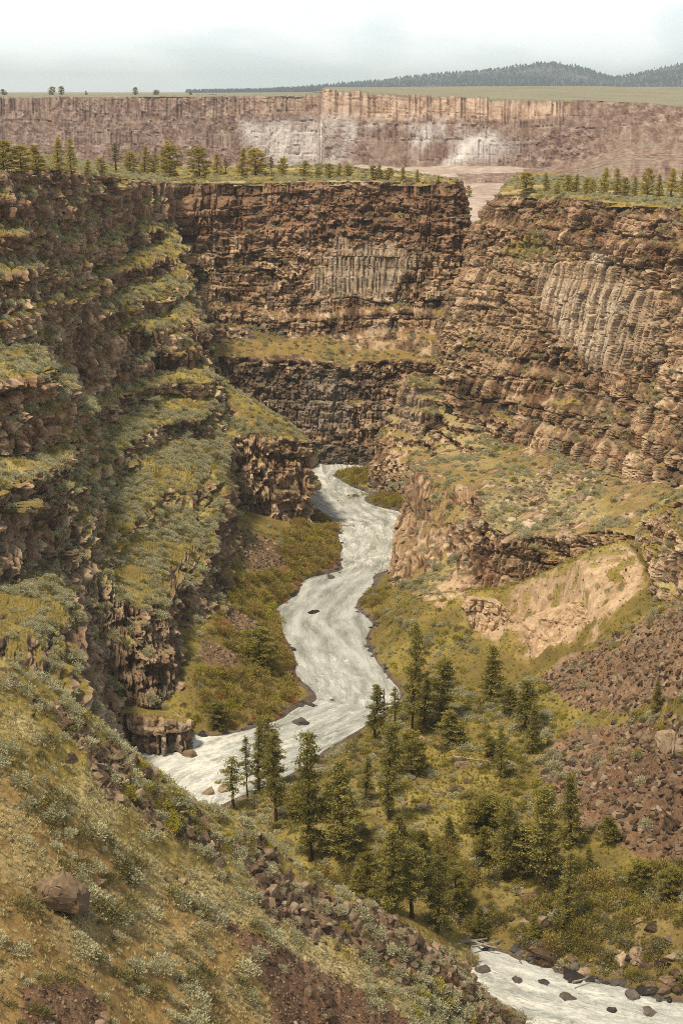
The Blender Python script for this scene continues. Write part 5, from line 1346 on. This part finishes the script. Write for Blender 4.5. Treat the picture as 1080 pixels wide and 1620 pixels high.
tally = {}
for kind, items in ITEMS.items():
    if not items: continue
    Pp = np.array([i[0] for i in items]); px, py, fw = project(Pp)
    app = np.array([i[1][0] for i in items]) * F / fw
    order = np.argsort(-app); pick = []
    lim = LIMIT.get(kind, 300)
    for i in order:
        if len(pick) >= lim: break
        if app[i] < 3.5: break
        if not (-app[i] * .2 < px[i] < 1080 + app[i] * .2 and 0 < py[i] < 1620 + app[i] * .2): continue
        if seen(Pp[i] + np.array([0, 0, items[i][1][2] * .45])): pick.append(int(i))
    protos = {}; sect = {}
    adj, cat, grp = WORDS[kind]
    for i in pick:
        p, s_, r_, k = items[i]
        o = link(kind, PROTO[kind][k]); o.location = p; o.scale = s_; o.rotation_euler = r_
        protos.setdefault(k, o)
        dl = [(math.hypot(px[i] - x, py[i] - y), nm, x, y) for nm, x, y in LM]; dmin, nm, x, y = min(dl)
        dx, dy = px[i] - x, py[i] - y
        rel = ('above' if dy < 0 else 'below') if abs(dy) > abs(dx) else ('left of' if dx < 0 else 'right of')
        sect.setdefault((nm, rel), []).append((dmin, o))
        tag(o, None, cat, grp)
    for (nm, rel), L_ in sect.items():
        L_.sort(key=lambda q: q[0])
        for k, (_, o) in enumerate(L_):
            o['label'] = ('%s %s %s' % (adj, rel, nm)) if len(L_) == 1 else '%s %s %s, %s to it' % (adj, rel, nm, ordinal(k))
    ps = set(pick); rest = [it for i, it in enumerate(items) if i not in ps]
    tally[kind] = (len(pick), len(rest))
    if rest and protos:
        for k in range(len(PROTO[kind])):
            if k not in protos: rest = [(a, b, c, next(iter(protos))) if d == k else (a, b, c, d) for a, b, c, d in rest]
        mn, ml, mc = MASS[kind]
        tag(instancer(mn, rest, protos), ml, mc, kind='stuff')
log('individuals, rest', tally)
# ------------------------------------------------------------------ light, sky, air
w = bpy.data.worlds.new('World'); scene.world = w; w.use_nodes = True
t = NT(w.node_tree); w.node_tree.nodes.clear()
SUN_EL, SUN_AZ = math.radians(65), math.radians(236)     # azimuth from +Y towards +X
sky = t.add('ShaderNodeTexSky', sky_type='NISHITA', sun_disc=False, sun_elevation=SUN_EL, sun_rotation=SUN_AZ, altitude=800., air_density=1., dust_density=1.5)
d = t.add('ShaderNodeTexCoord').outputs['Generated']
dd = t.scalev(d, (1, 1, 3.2))
n = t.add('ShaderNodeTexNoise', {'Vector': dd, 'Scale': 8.5, 'Detail': 7., 'Roughness': .46, 'Distortion': .4}).outputs[0]
n2 = t.noise(t.scalev(d, (1, 1, 2.2)), 8.5, 6, .5)
cov = t.maprange(n, .30, .5, .86, 1.)
cloud = t.ramp(t.math('ADD', t.math('MULTIPLY', n, .6), t.math('MULTIPLY', n2, .4)), [(.41, (5.5, 6.25, 6.4)), (.475, (6.3, 6.9, 6.95)), (.545, (7.6, 7.85, 7.75))])
c = t.mix(cov, sky.outputs[0], cloud)
zen = t.add('ShaderNodeSeparateXYZ', {0: d}).outputs[2]
dim = t.maprange(zen, .0, .35, 1.22, .42)              # cloud undersides overhead are greyer than the bright horizon
c = t.add('ShaderNodeVectorMath', {0: c, 3: dim}, operation='SCALE').outputs[0]
bg = t.add('ShaderNodeBackground', {'Color': c, 'Strength': .1})
t.l.new(bg.outputs[0], t.add('ShaderNodeOutputWorld').inputs[0])

sd = bpy.data.lights.new('sun', 'SUN'); sd.energy = 3.0; sd.angle = math.radians(8); sd.color = (1., .86, .635)
so = bpy.data.objects.new('sun', sd); col.objects.link(so)
dirv = Vector((math.sin(SUN_AZ) * math.cos(SUN_EL), math.cos(SUN_AZ) * math.cos(SUN_EL), math.sin(SUN_EL)))
so.rotation_euler = dirv.to_track_quat('Z', 'Y').to_euler(); so.location = (0, 0, 400)

def haze_box():
    x0, x1, y0, y1, z0, z1 = -27000, 27000, -3500, 27000, -14, 420
    V = np.array([(x, y, z) for x in (x0, x1) for y in (y0, y1) for z in (z0, z1)], float)
    Fc = np.array([(0, 1, 3, 2), (4, 6, 7, 5), (0, 4, 5, 1), (2, 3, 7, 6), (0, 2, 6, 4), (1, 5, 7, 3)])
    me = mesh_from_arrays('haze', V, Fc, False)
    m = bpy.data.materials.new('haze_air'); m.use_nodes = True; m.node_tree.nodes.clear()
    q = NT(m.node_tree); o_ = q.add('ShaderNodeOutputMaterial')
    v = q.add('ShaderNodeVolumePrincipled', {'Color': (.76, .88, 1., 1), 'Density': HAZE, 'Anisotropy': .1})
    q.l.new(v.outputs[0], o_.inputs['Volume'])
    tag(link('haze', me, m), kind='stuff')
HAZE = .00008
haze_box()

vs = scene.view_settings
vs.view_transform = 'Standard'; vs.look = 'None'; vs.exposure = 0.66; vs.gamma = 1.0; vs.use_curve_mapping = False
scene.cycles.max_bounces = 5; scene.cycles.diffuse_bounces = 3; scene.cycles.glossy_bounces = 2; scene.cycles.transmission_bounces = 3; scene.cycles.volume_bounces = 1
scene.cycles.use_denoising = False
scene.cycles.filter_width = .95
log('script done')
